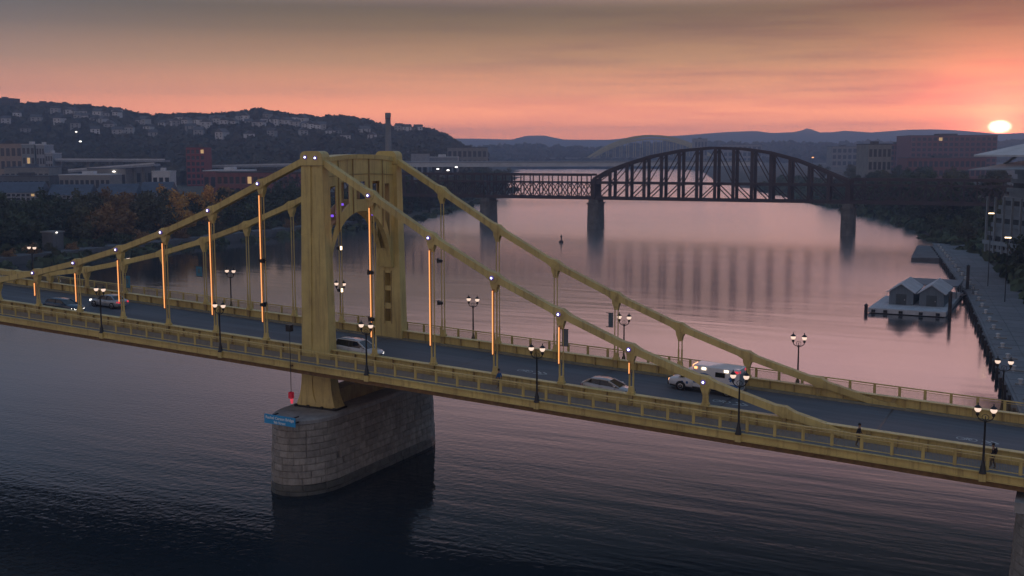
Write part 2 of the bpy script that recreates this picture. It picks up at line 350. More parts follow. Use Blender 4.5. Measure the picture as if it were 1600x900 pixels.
def wave(scale, stretch, rot, detail):
    m_ = N.new('ShaderNodeMapping'); m_.inputs['Scale'].default_value = stretch; m_.inputs['Rotation'].default_value = (0, 0, rot); L.new(tcn.outputs['Object'], m_.inputs[0])
    n_ = N.new('ShaderNodeTexNoise'); n_.inputs['Scale'].default_value = scale; n_.inputs['Detail'].default_value = detail; n_.inputs['Roughness'].default_value = .5
    L.new(m_.outputs[0], n_.inputs['Vector']); return n_.outputs[0]
def wm2(op, a, b_):
    n_ = N.new('ShaderNodeMath'); n_.operation = op
    for i, v in enumerate((a, b_)):
        if isinstance(v, (int, float)): n_.inputs[i].default_value = v
        else: L.new(v, n_.inputs[i])
    return n_.outputs[0]
fine = wave(1.5, (1, 1, 1), 0, 3); mid = wave(.34, (.16, 1, 1), RAD(-22), 3); swell = wave(.075, (.3, 1, 1), RAD(-24), 2)
patch = wave(.012, (1, .6, 1), RAD(20), 2)
pr_ = N.new('ShaderNodeMapRange'); L.new(patch, pr_.inputs[0]); pr_.inputs[1].default_value = .40; pr_.inputs[2].default_value = .62; pr_.inputs[3].default_value = .35; pr_.inputs[4].default_value = 1.2
# open water to the left is ruffled by the breeze, the lee by the right bank lies smooth
sx = N.new('ShaderNodeSeparateXYZ'); L.new(tcn.outputs['Object'], sx.inputs[0])
lee = N.new('ShaderNodeMapRange'); L.new(wm2('SUBTRACT', sx.outputs[1], wm2('MULTIPLY', sx.outputs[0], -.55)), lee.inputs[0]); lee.inputs[1].default_value = 75; lee.inputs[2].default_value = -35; lee.inputs[3].default_value = .30; lee.inputs[4].default_value = 2.2
ff = N.new('ShaderNodeMapRange'); L.new(wm2('SUBTRACT', sx.outputs[1], wm2('MULTIPLY', sx.outputs[0], -.55)), ff.inputs[0]); ff.inputs[1].default_value = 20; ff.inputs[2].default_value = 140; ff.inputs[3].default_value = 1.0; ff.inputs[4].default_value = .5
gust = wave(.020, (.45, 1, 1), RAD(-30), 3); gm_ = N.new('ShaderNodeMapRange'); L.new(gust, gm_.inputs[0]); gm_.inputs[1].default_value = .38; gm_.inputs[2].default_value = .64; gm_.inputs[3].default_value = .35; gm_.inputs[4].default_value = 1.15
hgt = wm2('ADD', wm2('ADD', wm2('MULTIPLY', wm2('MULTIPLY', fine, lee.outputs[0]), wm2('MULTIPLY', pr_.outputs[0], .016)), wm2('MULTIPLY', wm2('MULTIPLY', mid, wm2('MULTIPLY', ff.outputs[0], gm_.outputs[0])), .062)), wm2('MULTIPLY', swell, .05))
bp = N.new('ShaderNodeBump'); bp.inputs['Strength'].default_value = 1.0; bp.inputs['Distance'].default_value = 1.0; L.new(hgt, bp.inputs['Height']); 
for sk_ in (gl.inputs['Normal'], dfs.inputs['Normal'], frn.inputs['Normal']): L.new(bp.outputs[0], sk_)
rgh = N.new('ShaderNodeMapRange'); L.new(wm2('SUBTRACT', sx.outputs[1], wm2('MULTIPLY', sx.outputs[0], -.55)), rgh.inputs[0]); rgh.inputs[1].default_value = 40; rgh.inputs[2].default_value = 210; rgh.inputs[3].default_value = .03; rgh.inputs[4].default_value = .19; L.new(rgh.outputs[0], gl.inputs['Roughness'])
xs2 = np.linspace(-3200, 900, 30); ys2 = np.linspace(-650, 2800, 30)
vw = np.array([(x, y, WATER) for y in ys2 for x in xs2]); qw = np.array([(j*30+i, j*30+i+1, (j+1)*30+i+1, (j+1)*30+i) for j in range(29) for i in range(29)])
river = struct(link('river', fastmesh('river', vw, qw, 'river')))
# hills: a ridge line seen from the river, given as skyline (pixel column, row) at a distance
def ridge(name, D0, D1, sky, m, base_py, bump, step=6, rows=16, back=500):
    a, b_ = sky[0][0], sky[-1][0]; cols = np.arange(a, b_+.1, step); V = []
    for c in cols:
        yy = interp(c, sky)
        top = at_d(c, yy, D1); zt = top.z
        for j in range(rows+3):
            k = min(1.0, j/rows); D = D0+(D1-D0)*k; p = at_d(c, 237, D)
            zz = -4 + (zt+4)*(k**1.35)*(1 if k < 1 else 1)
            zz += bump*(math.sin(c*.021+j*1.1)+math.sin(c*.053+j*.7))*.5*math.sin(math.pi*k)
            if j > rows: D = D1+back*(j-rows); p = at_d(c, 237, D); zz = zt*(.7 if j == rows+1 else .1)
            V.append((p.x, p.y, zz))
    r = rows+3; Q = np.array([(i*r+j, i*r+j+1, (i+1)*r+j+1, (i+1)*r+j) for i in range(len(cols)-1) for j in range(r-1)])
    return struct(link(name, fastmesh(name, np.array(V), Q, m, True))), np.array(V).reshape(len(cols), r, 3), cols
LEFT_SKY = [(-420, 150), (-200, 158), (-60, 160), (0, 166), (30, 171), (92, 170), (137, 173), (160, 176), (187, 179), (205, 182), (235, 188), (260, 187), (300, 186), (330, 187), (370, 183), (409, 179), (440, 184), (456, 187), (503, 191), (531, 189), (572, 196), (612, 205), (672, 209), (690, 216), (706, 224), (724, 238), (760, 244)]
FAR_SKY = [(560, 222), (640, 220), (700, 216), (760, 217), (800, 218), (822, 212), (850, 211.5), (880, 218), (950, 218.5), (1000, 214), (1060, 212), (1130, 206.5), (1180, 204.5), (1205, 208), (1245, 206), (1256, 202), (1262, 199.5), (1268, 202), (1276, 207), (1300, 206.5), (1320, 204), (1360, 207), (1420, 202.5), (1460, 202), (1500, 204), (1560, 209), (1640, 206), (1900, 200), (2200, 190)]
hill_l, HL, hl_cols = ridge('hill', 800, 1300, LEFT_SKY, 'hill_ground', 246, 5)
hill_f, HF, hf_cols = ridge('far_hill', 4200, 5400, FAR_SKY, 'far_hill', 238, 8, step=10)
hill_m, HM, hm_cols = ridge('low_ridge', 2000, 2700, [(690, 236), (760, 232), (830, 229), (880, 232), (930, 236), (980, 228), (1060, 224), (1130, 226), (1200, 224), (1290, 226), (1400, 224), (1560, 222), (1800, 215)], 'far_hill', 240, 4, step=10)
# woods that cover the hill: one mass of crowns
def crowns(name, pts, m, lo, hi, nq, flat=.8):
    V = []; Q = []; o = 0
    base = rng.normal(size=(nq, 3)); base /= np.linalg.norm(base, axis=1)[:, None]
    for p in pts:
        s = rng.uniform(lo, hi); d = rng.normal(size=(nq, 3)); d /= np.linalg.norm(d, axis=1)[:, None]; d[:, 2] = np.abs(d[:, 2])*flat
        c = np.array(p)+d*s*rng.uniform(.55, 1.05, (nq, 1))
        a = rng.normal(size=(nq, 3)); a -= d*np.sum(a*d, 1)[:, None]*.6; a /= np.linalg.norm(a, axis=1)[:, None]
        b_ = np.cross(d+.35*rng.normal(size=(nq, 3)), a); b_ /= np.linalg.norm(b_, axis=1)[:, None]; h = s*rng.uniform(.28, .5, (nq, 1))
        V.append(np.stack([c-a*h-b_*h, c+a*h-b_*h, c+a*h+b_*h, c-a*h+b_*h], 1).reshape(-1, 3))
        Q.append(np.arange(o, o+4*nq).reshape(-1, 4)); o += 4*nq
    return fastmesh(name, np.concatenate(V), np.concatenate(Q), m)
def on_grid(G, u, v):
    i = min(int(u), G.shape[0]-2); j = min(int(v), G.shape[1]-4); a, b_ = u-i, v-j
    return (G[i, j]*(1-a)*(1-b_)+G[i+1, j]*a*(1-b_)+G[i, j+1]*(1-a)*b_+G[i+1, j+1]*a*b_)
pts = []
for _ in range(7500):
    u = rng.uniform(0, HL.shape[0]-1.01); v = 16*rng.uniform(0, 1)**.8
    pts.append(on_grid(HL, u, v)+np.array((0, 0, 1.5)))
for i in range(0, HL.shape[0]):                   # the skyline itself
    for _ in range(4): pts.append(on_grid(HL, min(i+rng.uniform(0, 1), HL.shape[0]-1.01), 15.9)+np.array((0, 0, 1)))
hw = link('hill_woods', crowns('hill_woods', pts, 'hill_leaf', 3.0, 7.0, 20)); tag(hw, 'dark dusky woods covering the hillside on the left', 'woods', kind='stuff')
pts = []
for _ in range(2600):
    u = rng.uniform(0, HM.shape[0]-1.01); pts.append(on_grid(HM, u, 15.9*rng.uniform(0, 1)))
hw2 = link('far_woods', crowns('far_woods', pts, 'hill_leaf', 6, 12, 14)); tag(hw2, 'hazy dark woods along the low far river bank', 'woods', kind='stuff')
# ================================================================== THE SUSPENSION BRIDGE
PAN, WB = 6.25, 12.36
def g(x): return -0.0452*x
XA, XB = -112.5, 74.0
ZK = {-9: 3.07, -8: 3.36, -7: 4.1, -6: 5.26, -5: 6.61, -4: 8.26, -3: 10.23, -2: 12.55, -1: 15.22, 0: 17.85, 1: 14.3, 2: 10.71, 3: 7.49, 4: 4.77, 5: 2.3, 6: .2, 7: -1.6, 8: -3.2, 9: -4.3}
ZK[-10] = g(-62.5)+.42
for k in range(-11, -19, -1): ZK[k] = g(k*PAN)+ZK[-20-k]-g((-20-k)*PAN)
bridge = thing('suspension_bridge', 'yellow steel suspension bridge crossing the river on a stone pier', 'bridge', (0, WB/2, WATER))
def bpart(mb, name, m, parent=None, **k): return mb.build(name, m, parent or bridge, **k)
# deck
bpart(MB().slope(XA, XB, .62, WB-.62, -1.35, -.95, g), 'roadway', 'asphalt')
for y0, y1 in ((.06, .62), (WB-.62, WB-.06)): bpart(MB().slope(XA, XB, y0, y1, -1.35, -.79, g), 'curb', 'curb')
STEP = PAN/3
nst = [i for i in range(int(XA/STEP)+1, int(XB/STEP)+1)]
def hexx(y0, y1, x0, x1, a0, a1):
    return MB().slope(x0, x1, min(y0, y1), max(y0, y1), a0, a1, g)
for side, Y0, s in (('near', 0.0, -1), ('far', WB, 1)):
    # girder: web, flanges, ribs
    gd = MB().slope(XA, XB, Y0-.03, Y0+.03, -2.3, -.05, g).slope(XA, XB, Y0-.30, Y0+.30, -.07, 0, g).slope(XA, XB, Y0-.32, Y0+.32, -2.4, -2.3, g)
    gird = bpart(gd, 'girder', 'paint')
    rib = MB()
    rib.b(-.05, .05, -.24, -.034, -2.28, -.074); rib.b(-.05, .05, .034, .24, -.786, -.074)
    rm = rib.mesh('stiffener'); rm.materials.append(MATS['paint_dark_shade'])  # the ribs' shaded sides are put into this darker colour
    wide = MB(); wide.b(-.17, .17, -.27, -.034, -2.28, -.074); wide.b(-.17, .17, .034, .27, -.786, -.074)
    wmh = wide.mesh('stiffener'); wmh.materials.append(MATS['paint_dark_shade'])
    for i in nst:
        o = link('stiffener', wmh if i % 3 == 0 else rm); o.location = (i*STEP, Y0, g(i*STEP)); o.rotation_euler = (0, 0, 0 if side == 'near' else math.pi); setp(o, gird)
    # sidewalk slabs, ledge, fascia
    sw = bpart(MB().slope(XA, XB, *sorted((Y0+s*.35, Y0+s*3.38)), -1.12, -.98, g), 'sidewalk', 'sidewalk')
    slab = MB().hexa([(0.015, -.0, 0), (STEP-.015, 0, g(STEP)), (STEP-.015, 2.55, g(STEP)), (.015, 2.55, 0), (.015, 0, .06), (STEP-.015, 0, .06+g(STEP)), (STEP-.015, 2.55, .06+g(STEP)), (.015, 2.55, .06)])
    sm_ = slab.mesh('slab'); sm_.materials.append(MATS['sidewalk'])
    for i in nst[:-1]:
        o = link('slab', sm_); o.location = (i*STEP, (Y0-2.95) if s < 0 else Y0+.40, g(i*STEP)-.979); setp(o, sw)
    bpart(MB().slope(XA, XB, *sorted((Y0+s*3.12, Y0+s*3.36)), -.976, -.86, g), 'ledge', 'sidewalk')
    fb = MB().slope(XA, XB, *sorted((Y0+s*3.38, Y0+s*3.46)), -1.42, -.88, g).slope(XA, XB, *sorted((Y0+s*3.30, Y0+s*3.60)), -1.48, -1.423, g).slope(XA, XB, *sorted((Y0+s*3.462, Y0+s*3.60)), -.94, -.88, g)
    ya, yb = Y0+s*3.44, Y0+s*2.9
    lb_ = MB().hexa([(XA, yb, g(XA)-1.95), (XB, yb, g(XB)-1.95), (XB, ya, g(XB)-1.86), (XA, ya, g(XA)-1.86), (XA, yb, g(XA)-1.50), (XB, yb, g(XB)-1.50), (XB, ya, g(XB)-1.50), (XA, ya, g(XA)-1.50)])
    bpart(lb_, 'edge_stringer', 'rust')  # dark brown puts the shade below the fascia into the colour
    bpart(fb, 'fascia_beam', 'paint')
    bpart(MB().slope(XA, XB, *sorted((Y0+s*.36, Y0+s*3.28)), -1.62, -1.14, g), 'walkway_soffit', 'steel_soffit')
    # railing: posts, two rails, wire infill
    yr = Y0+s*3.02
    rl = MB().slope(XA, XB, yr-.055, yr+.055, .20, .30, g).slope(XA, XB, yr-.03, yr+.03, .05, .09, g).slope(XA, XB, yr-.035, yr+.035, -.80, -.74, g)
    rail = bpart(rl, 'railing', 'paint')
    po = MB().b(-.11, .11, -.028, .028, -.86, .20); po.b(-.035, .035, -.075, .075, -.86, .20)
    pm = po.mesh('post'); pm.materials.append(MATS['paint'])
    inf = MB()
    nb = 22
    for j in range(nb):
        x = (j+.5)*STEP/nb; inf.hexa([(x-.011, -.011, -.74+g(x)), (x+.011, -.011, -.74+g(x)), (x+.011, .011, -.74+g(x)), (x-.011, .011, -.74+g(x)), (x-.011, -.011, .05+g(x)), (x+.011, -.011, .05+g(x)), (x+.011, .011, .05+g(x)), (x-.011, .011, .05+g(x))])
    im = inf.mesh('wire_panel'); im.materials.append(MATS['paint_dark_shade'])
    for i in nst[:-1]:
        o = link('post', pm); o.location = (i*STEP, yr, g(i*STEP)); setp(o, rail)
        o = link('wire_panel', im); o.location = (i*STEP, yr, g(i*STEP)); setp(o, rail)
# floor beams and brackets under the deck
fbm = MB().b(-.16, .16, -.0, WB, -2.35, -1.36); fbm.hexa([(-.1, -3.3, -1.85), (.1, -3.3, -1.85), (.1, -.02, -2.3), (-.1, -.02, -2.3), (-.1, -3.3, -1.63), (.1, -3.3, -1.63), (.1, -.02, -1.63), (-.1, -.02, -1.63)])
fbm.hexa([(-.1, WB+.02, -2.3), (.1, WB+.02, -2.3), (.1, WB+3.3, -1.85), (-.1, WB+3.3, -1.85), (-.1, WB+.02, -1.63), (.1, WB+.02, -1.63), (.1, WB+3.3, -1.63), (-.1, WB+3.3, -1.63)])
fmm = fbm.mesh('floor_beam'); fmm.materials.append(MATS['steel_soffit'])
for k in range(-17, 12):
    o = link('floor_beam', fmm); o.location = (k*PAN, 0, g(k*PAN)); setp(o, bridge)
# chains: eyebars, joints, hangers, lights
def ring2(cx, cz, r, n, a0=0.0): return [(cx+r*math.cos(a0+2*math.pi*i/n), cz+r*math.sin(a0+2*math.pi*i/n)) for i in range(n)]
def eyebar(k0, k1, Y):
    x0, x1, z0, z1 = k0*PAN, k1*PAN, ZK[k0], ZK[k1]; a = math.atan2(z1-z0, x1-x0); mb = MB(); out = []
    hh, R = .28, .47; L_ = math.hypot(x1-x0, z1-z0)
    prof = [(0, -R), (.30, -R*.82), (.85, -hh), (L_-.85, -hh), (L_-.30, -R*.82), (L_, -R), (L_+.3, -R*.7), (L_+.42, 0), (L_+.3, R*.7), (L_, R), (L_-.30, R*.82), (L_-.85, hh), (.85, hh), (.30, R*.82), (0, R), (-.3, R*.7), (-.42, 0), (-.3, -R*.7)]
    pr = [(x0+p*math.cos(a)-q*math.sin(a), z0+p*math.sin(a)+q*math.cos(a)) for p, q in prof]
    off = .004 if k0 % 2 else 0
    for j in range(5):
        y = Y-.29+j*.145+off; mb.prism(pr, 'y', y-.048, y+.048)
    mb.prism([(x0+p*math.cos(a)-q*math.sin(a), z0+p*math.sin(a)+q*math.cos(a)) for p, q in [(.4, -hh+.06), (L_-.4, -hh+.06), (L_-.4, hh-.06), (.4, hh-.06)]], 'y', Y-.25, Y+.25)
    return mb
def jointm(k, Y):
    x, z = k*PAN, ZK[k]; mb = MB()
    mb.prism(ring2(x, z, .40, 14), 'y', Y-.40, Y+.40)
    mb.prism(ring2(x, z, .17, 10), 'y', Y-.47, Y+.47)
    if k not in (0, 7, 8):
        mb.prism([(x-.40, z-.05), (x+.40, z-.05), (x+.36, z-.60), (x+.22, z-.95), (x-.22, z-.95), (x-.36, z-.60)], 'y', Y-.26, Y+.26)
        mb.prism([(x-.26, z-.94), (x+.26, z-.94), (x+.17, z-1.25), (x-.17, z-1.25)], 'y', Y-.17, Y+.17)
    return mb
for side, Y in (('near', 0.0), ('far', WB)):
    ch = MB()
    ch.prism(ring2(0, ZK[0], .30, 12), 'y', Y-.49, Y+.49)
    chain = bpart(ch, 'chain', 'paint')
    for k in range(-17, 9): eyebar(k, k+1, Y).build('eyebar', 'paint', chain)
    for k in range(-17, 8):
        if k == 0: continue
        jointm(k, Y).build('joint', 'paint', chain)
        if k == 7: continue
        x, zt, zb = k*PAN, ZK[k]-1.15, g(k*PAN)
        if zt-zb > .5:
            hb = MB()
            long = zt-zb > 2.2
            for dx in (-.16, .16):
                hb.tube((x+dx, Y, zb), (x+dx, Y, zt), .055 if long else .10, n=8)
            if not long: hb.b(x-.14, x+.14, Y-.12, Y+.12, zb, zt)
            hg = hb.build('hanger', 'paint', bridge)
            br = MB().b(x-.30, x+.30, Y-.22, Y+.22, zb+.002, zb+.16)
            br.prism([(x-.27, zb+.16), (x+.27, zb+.16), (x+.20, zb+.62), (x-.20, zb+.62)], 'y', Y-.11, Y+.11)
            if long:
                for dx in (-.16, .16): br.tube((x+dx, Y, zb+.62), (x+dx, Y, zb+1.7), .085, n=8)
            br.build('hanger_bracket', 'paint', hg)
        if side == 'near':
            # a small lamp on the outside of every joint, a glowing tube on every long hanger
            lm = MB().lathe((x-.05, Y-.58, ZK[k]+.02), [(.02, -.06), (.18, -.05), (.20, 0), (.18, .08)], 10, axis='y')
            r_ = lm.build('joint_lamp', 'led_ring', chain)
            MB().lathe((x-.05, Y-.66, ZK[k]+.02), [(.01, -.02), (.075, -.015), (.085, .02)], 10, axis='y').build('joint_lamp_lens', 'led', chain)
            ztop = zt+.05; zlow = zb+ (1.75 if k > -5 else 1.1)
            if ztop-zlow > .25 and -10 < k:
                tb = MB().tube((x-.06, Y-.42, zlow), (x-.06, Y-.42, ztop), .045, n=8)
                tb.build('light_tube', 'tube', bridge)
                MB().b(x-.12, x+.0, Y-.36, Y-.31, zlow-.1, ztop+.1).build('light_tube_case', 'tube_case', bridge)
# ---- tower
HWT = [(-5.55, 2.25), (-5.1, 2.06), (-4.5, 1.86), (-3.8, 1.73), (-2.9, 1.66), (0, 1.58), (17.0, 1.19), (18.3, 1.17)]
DPT = [(-5.55, .78), (-4.6, .66), (-3.2, .60), (0, .56), (18.3, .50)]
RCT = [(-5.1, .03), (-4.9, .16), (-4.6, .29), (-4.1, .40), (-3.4, .46), (-1.0, .47), (6, .34), (17, .13), (18.3, .13)]
def lut(z, tab): return interp(z, tab)
ARC, ARA, ARB, ARZ = WB/2, 5.12, 6.0, 6.5
def intr(y): d = min(1.0, abs(y-ARC)/ARA); return ARZ+ARB*math.sqrt(max(0, 1-d*d))
def ptop(y): return 17.25+.30*(1-((y-ARC)/5.7)**2)
YA, YB = .50, WB-.50
SLOTS = [(1.19, 2.02), (2.85, 4.13), (5.40, 6.86), (8.13, 9.45), (10.30, 11.17)]
SLOTS = [(1.19, 2.04), (2.92, 4.20), (5.45, 6.91), (8.16, 9.44), (10.32, 11.17)]
def plate(x0, x1):
    br = sorted(set([YA, YB]+[a for s_ in SLOTS for a in s_]+list(np.linspace(YA, YB, 61)))); mb = MB()
    for y0, y1 in zip(br, br[1:]):
        ym = (y0+y1)/2; inslot = any(a <= ym <= b_ for a, b_ in SLOTS)
        zb0, zb1 = intr(y0), intr(y1); zt0, zt1 = ptop(y0), ptop(y1)
        segs = []
        if inslot:
            st = 15.35 if 2.5 < ym < 9.9 else 15.05
            e0, e1 = zb0+1.12+.35*abs(ym-ARC)/5, zb1+1.12+.35*abs(ym-ARC)/5
            segs = [((zb0, zb1), (min(e0, st-.2), min(e1, st-.2))), ((st, st), (zt0, zt1))]
        else: segs = [((zb0, zb1), (zt0, zt1))]
        for (a0, a1), (c0, c1) in segs:
            mb.hexa([(x0, y0, a0), (x1, y0, a0), (x1, y1, a1), (x0, y1, a1), (x0, y0, c0), (x1, y0, c0), (x1, y1, c1), (x0, y1, c1)])
    return mb
pl = plate(.72, .80); tw = pl.build('tower', 'paint', bridge)
plate(-.80, -.72).build('portal_plate', 'paint', tw)
sf = MB(); ysf = list(np.linspace(YA+.06, YB-.06, 60))
for y0, y1 in zip(ysf, ysf[1:]):
    z0, z1 = intr(y0)+.03, intr(y1)+.03; deep = 3.1 < abs((y0+y1)/2-ARC) < 4.9 and (z0+z1)/2 > 7.3
    for xa, xb, dz in ((-.715, -.26, 0), (.26, .715, 0), (-.26, .26, .42 if deep else 0)):
        dy = 0
        if deep and dz: # recessed slot in the haunch
            s_ = 1 if y0 > ARC else -1; dy = s_*.35
        sf.hexa([(xa, y0+dy, z0+dz), (xb, y0+dy, z0+dz), (xb, y1+dy, z1+dz), (xa, y1+dy, z1+dz), (xa, y0+dy, z0+dz+.07), (xb, y0+dy, z0+dz+.07), (xb, y1+dy, z1+dz+.07), (xa, y1+dy, z1+dz+.07)])
sf.build('arch_soffit', 'paint', tw)
tp = MB(); yt = list(np.linspace(YA+.01, YB-.01, 25))
for y0, y1 in zip(yt, yt[1:]):
    tp.hexa([(-.92, y0, ptop(y0)+.003), (.92, y0, ptop(y0)+.003), (.92, y1, ptop(y1)+.003), (-.92, y1, ptop(y1)+.003), (-.92, y0, ptop(y0)+.42), (.92, y0, ptop(y0)+.42), (.92, y1, ptop(y1)+.42), (-.92, y1, ptop(y1)+.42)])
tp.build('cornice', 'paint', tw)
for yy in (2.48, 4.83, 7.53, 9.88):
    for x0, x1 in ((.803, .90), (-.90, -.803)):
        MB().b(x0, x1, yy-.05, yy+.05, intr(yy)+.02, ptop(yy)-.002).build('rib', 'paint_dark_shade', tw)
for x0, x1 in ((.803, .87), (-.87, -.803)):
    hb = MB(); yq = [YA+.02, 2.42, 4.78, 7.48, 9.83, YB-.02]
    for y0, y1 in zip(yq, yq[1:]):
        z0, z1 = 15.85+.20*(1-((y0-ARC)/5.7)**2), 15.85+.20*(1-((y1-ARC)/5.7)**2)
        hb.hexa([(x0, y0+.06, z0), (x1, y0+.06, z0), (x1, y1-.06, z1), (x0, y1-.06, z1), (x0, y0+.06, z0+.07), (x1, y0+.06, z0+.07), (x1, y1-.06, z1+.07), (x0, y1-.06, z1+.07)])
    hb.build('rail_band', 'paint_dark_shade', tw)
zl = [-5.55, -5.3, -5.1, -4.9, -4.75, -4.6, -4.4, -4.1, -3.8, -3.4, -2.9, -1, 0, 2, 4, 6, 10, 14, 17.0]
for Y0, s in ((0.0, -1), (WB, 1)):
    lg = MB()
    for sx_ in (-1, 1):
        rings = []
        for z in zl:
            h, d, r = lut(z, HWT), lut(z, DPT), max(.012, lut(z, RCT) if z >= -5.1 else .012)
            xa, xb = sorted((sx_*r, sx_*h)); rings.append([(xa, Y0-d, z), (xb, Y0-d, z), (xb, Y0+d, z), (xa, Y0+d, z)])
        lg.loft(rings, smooth=False)
    leg = lg.build('leg', 'paint', tw)
    web = MB(); rr = []
    for z in zl:
        d, r = lut(z, DPT), max(.01, lut(z, RCT))
        y_ = Y0+s*(d-.14); rr.append([(-r, y_-.03, z), (r, y_-.03, z), (r, y_+.03, z), (-r, y_+.03, z)])
    web.loft(rr, smooth=False); web.build('leg_web', 'paint', tw)
    slots = [(.85, 2.15), (2.75, 4.05), (4.55, 5.85)]
    cz = [-5.5, .85, 2.15, 2.75, 4.05, 4.55, 5.85, 17.0]
    cv = MB()
    for a, b_ in zip(cz[::2], cz[1::2]):
        zz = [z for z in zl if a < z < b_]; zz = [a]+zz+[b_]; rr = []
        for z in zz:
            d, r = lut(z, DPT), max(.01, lut(z, RCT)); y_ = Y0-s*(d-.07); rr.append([(-r, y_-.03, z), (r, y_-.03, z), (r, y_+.03, z), (-r, y_+.03, z)])
        cv.loft(rr, smooth=False)
    cv.build('lattice_cover', 'paint', tw)
    fr = MB()
    y_ = Y0-s*(lut(3, DPT)+.02)
    for a, b_ in slots:
        for dx in (-1, 1): fr.b(dx*.43-.04, dx*.43+.04, y_-.03, y_+.03, a-.25, b_+.25)
    fr.build('slot_frame', 'paint_dark_shade', tw)
    for z in (2.2, 5.0, 7.8, 10.6, 13.4, 15.6):
        h = lut(z, HWT); r = lut(z, RCT); d = lut(z, DPT)
        for sg in (-1, 1): MB().b(*sorted((sg*(h+.015), sg*(r+.02))), Y0-d-.02, Y0+d+.02, z-.05, z+.05).build('splice_plate', 'paint', tw)
    # cap with a rounded top, and the joint line below it
    cp = [(-1.24, 17.0), (1.24, 17.0), (1.24, 17.75), (1.17, 18.02), (.98, 18.20), (.70, 18.28), (-.70, 18.28), (-.98, 18.20), (-1.17, 18.02), (-1.24, 17.75)]
    cap = MB().prism(cp, 'y', Y0-.58, Y0+.58).build('tower_cap', 'paint', tw)
    MB().b(-1.27, 1.27, Y0-.61, Y0+.61, 16.93, 17.0-.003).build('cap_moulding', 'paint_dark_shade', tw)
    if s < 0:
        for lx, lz in ((-.62, 17.72), (.52, 17.66)):
            MB().lathe((lx, Y0-.62, lz), [(.02, -.06), (.17, -.05), (.19, .0), (.17, .04)], 10, axis='y').build('joint_lamp', 'led_ring', tw)
            MB().lathe((lx, Y0-.70, lz), [(.01, -.02), (.075, -.015), (.085, .02)], 10, axis='y').build('joint_lamp_lens', 'led', tw)
    # bearing plate and bolts at the foot
    MB().b(-2.42, 2.42, Y0-.9, Y0+.9, -5.72, -5.56).build('base_plate', 'trim', tw)
    for bx in (-2.2, -.8, .8, 2.2): MB().b(bx-.12, bx+.12, Y0-.96, Y0-.80, -5.85, -5.45).build('anchor_bolt', 'trim', tw)
MB().b(-.85, .85, .80, WB-.80, -5.70, -4.25).build('base_strut', 'paint_dark_shade', bridge)
# small violet fixtures washing the arch
for yy, zz in ((1.62, 12.25), (3.25, 13.25), (8.35, 12.05)):
    o = MB().b(.30, .70, yy-.16, yy+.16, zz-.10, zz+.10).build('arch_fixture', 'violet', tw)
    pl_ = bpy.data.lights.new('violet_light', 'POINT'); pl_.energy = 5; pl_.color = (.32, .12, 1); pl_.shadow_soft_size = .1
    lo = bpy.data.objects.new('violet_light', pl_); C.objects.link(lo); lo.location = (.5, yy, zz+.35)
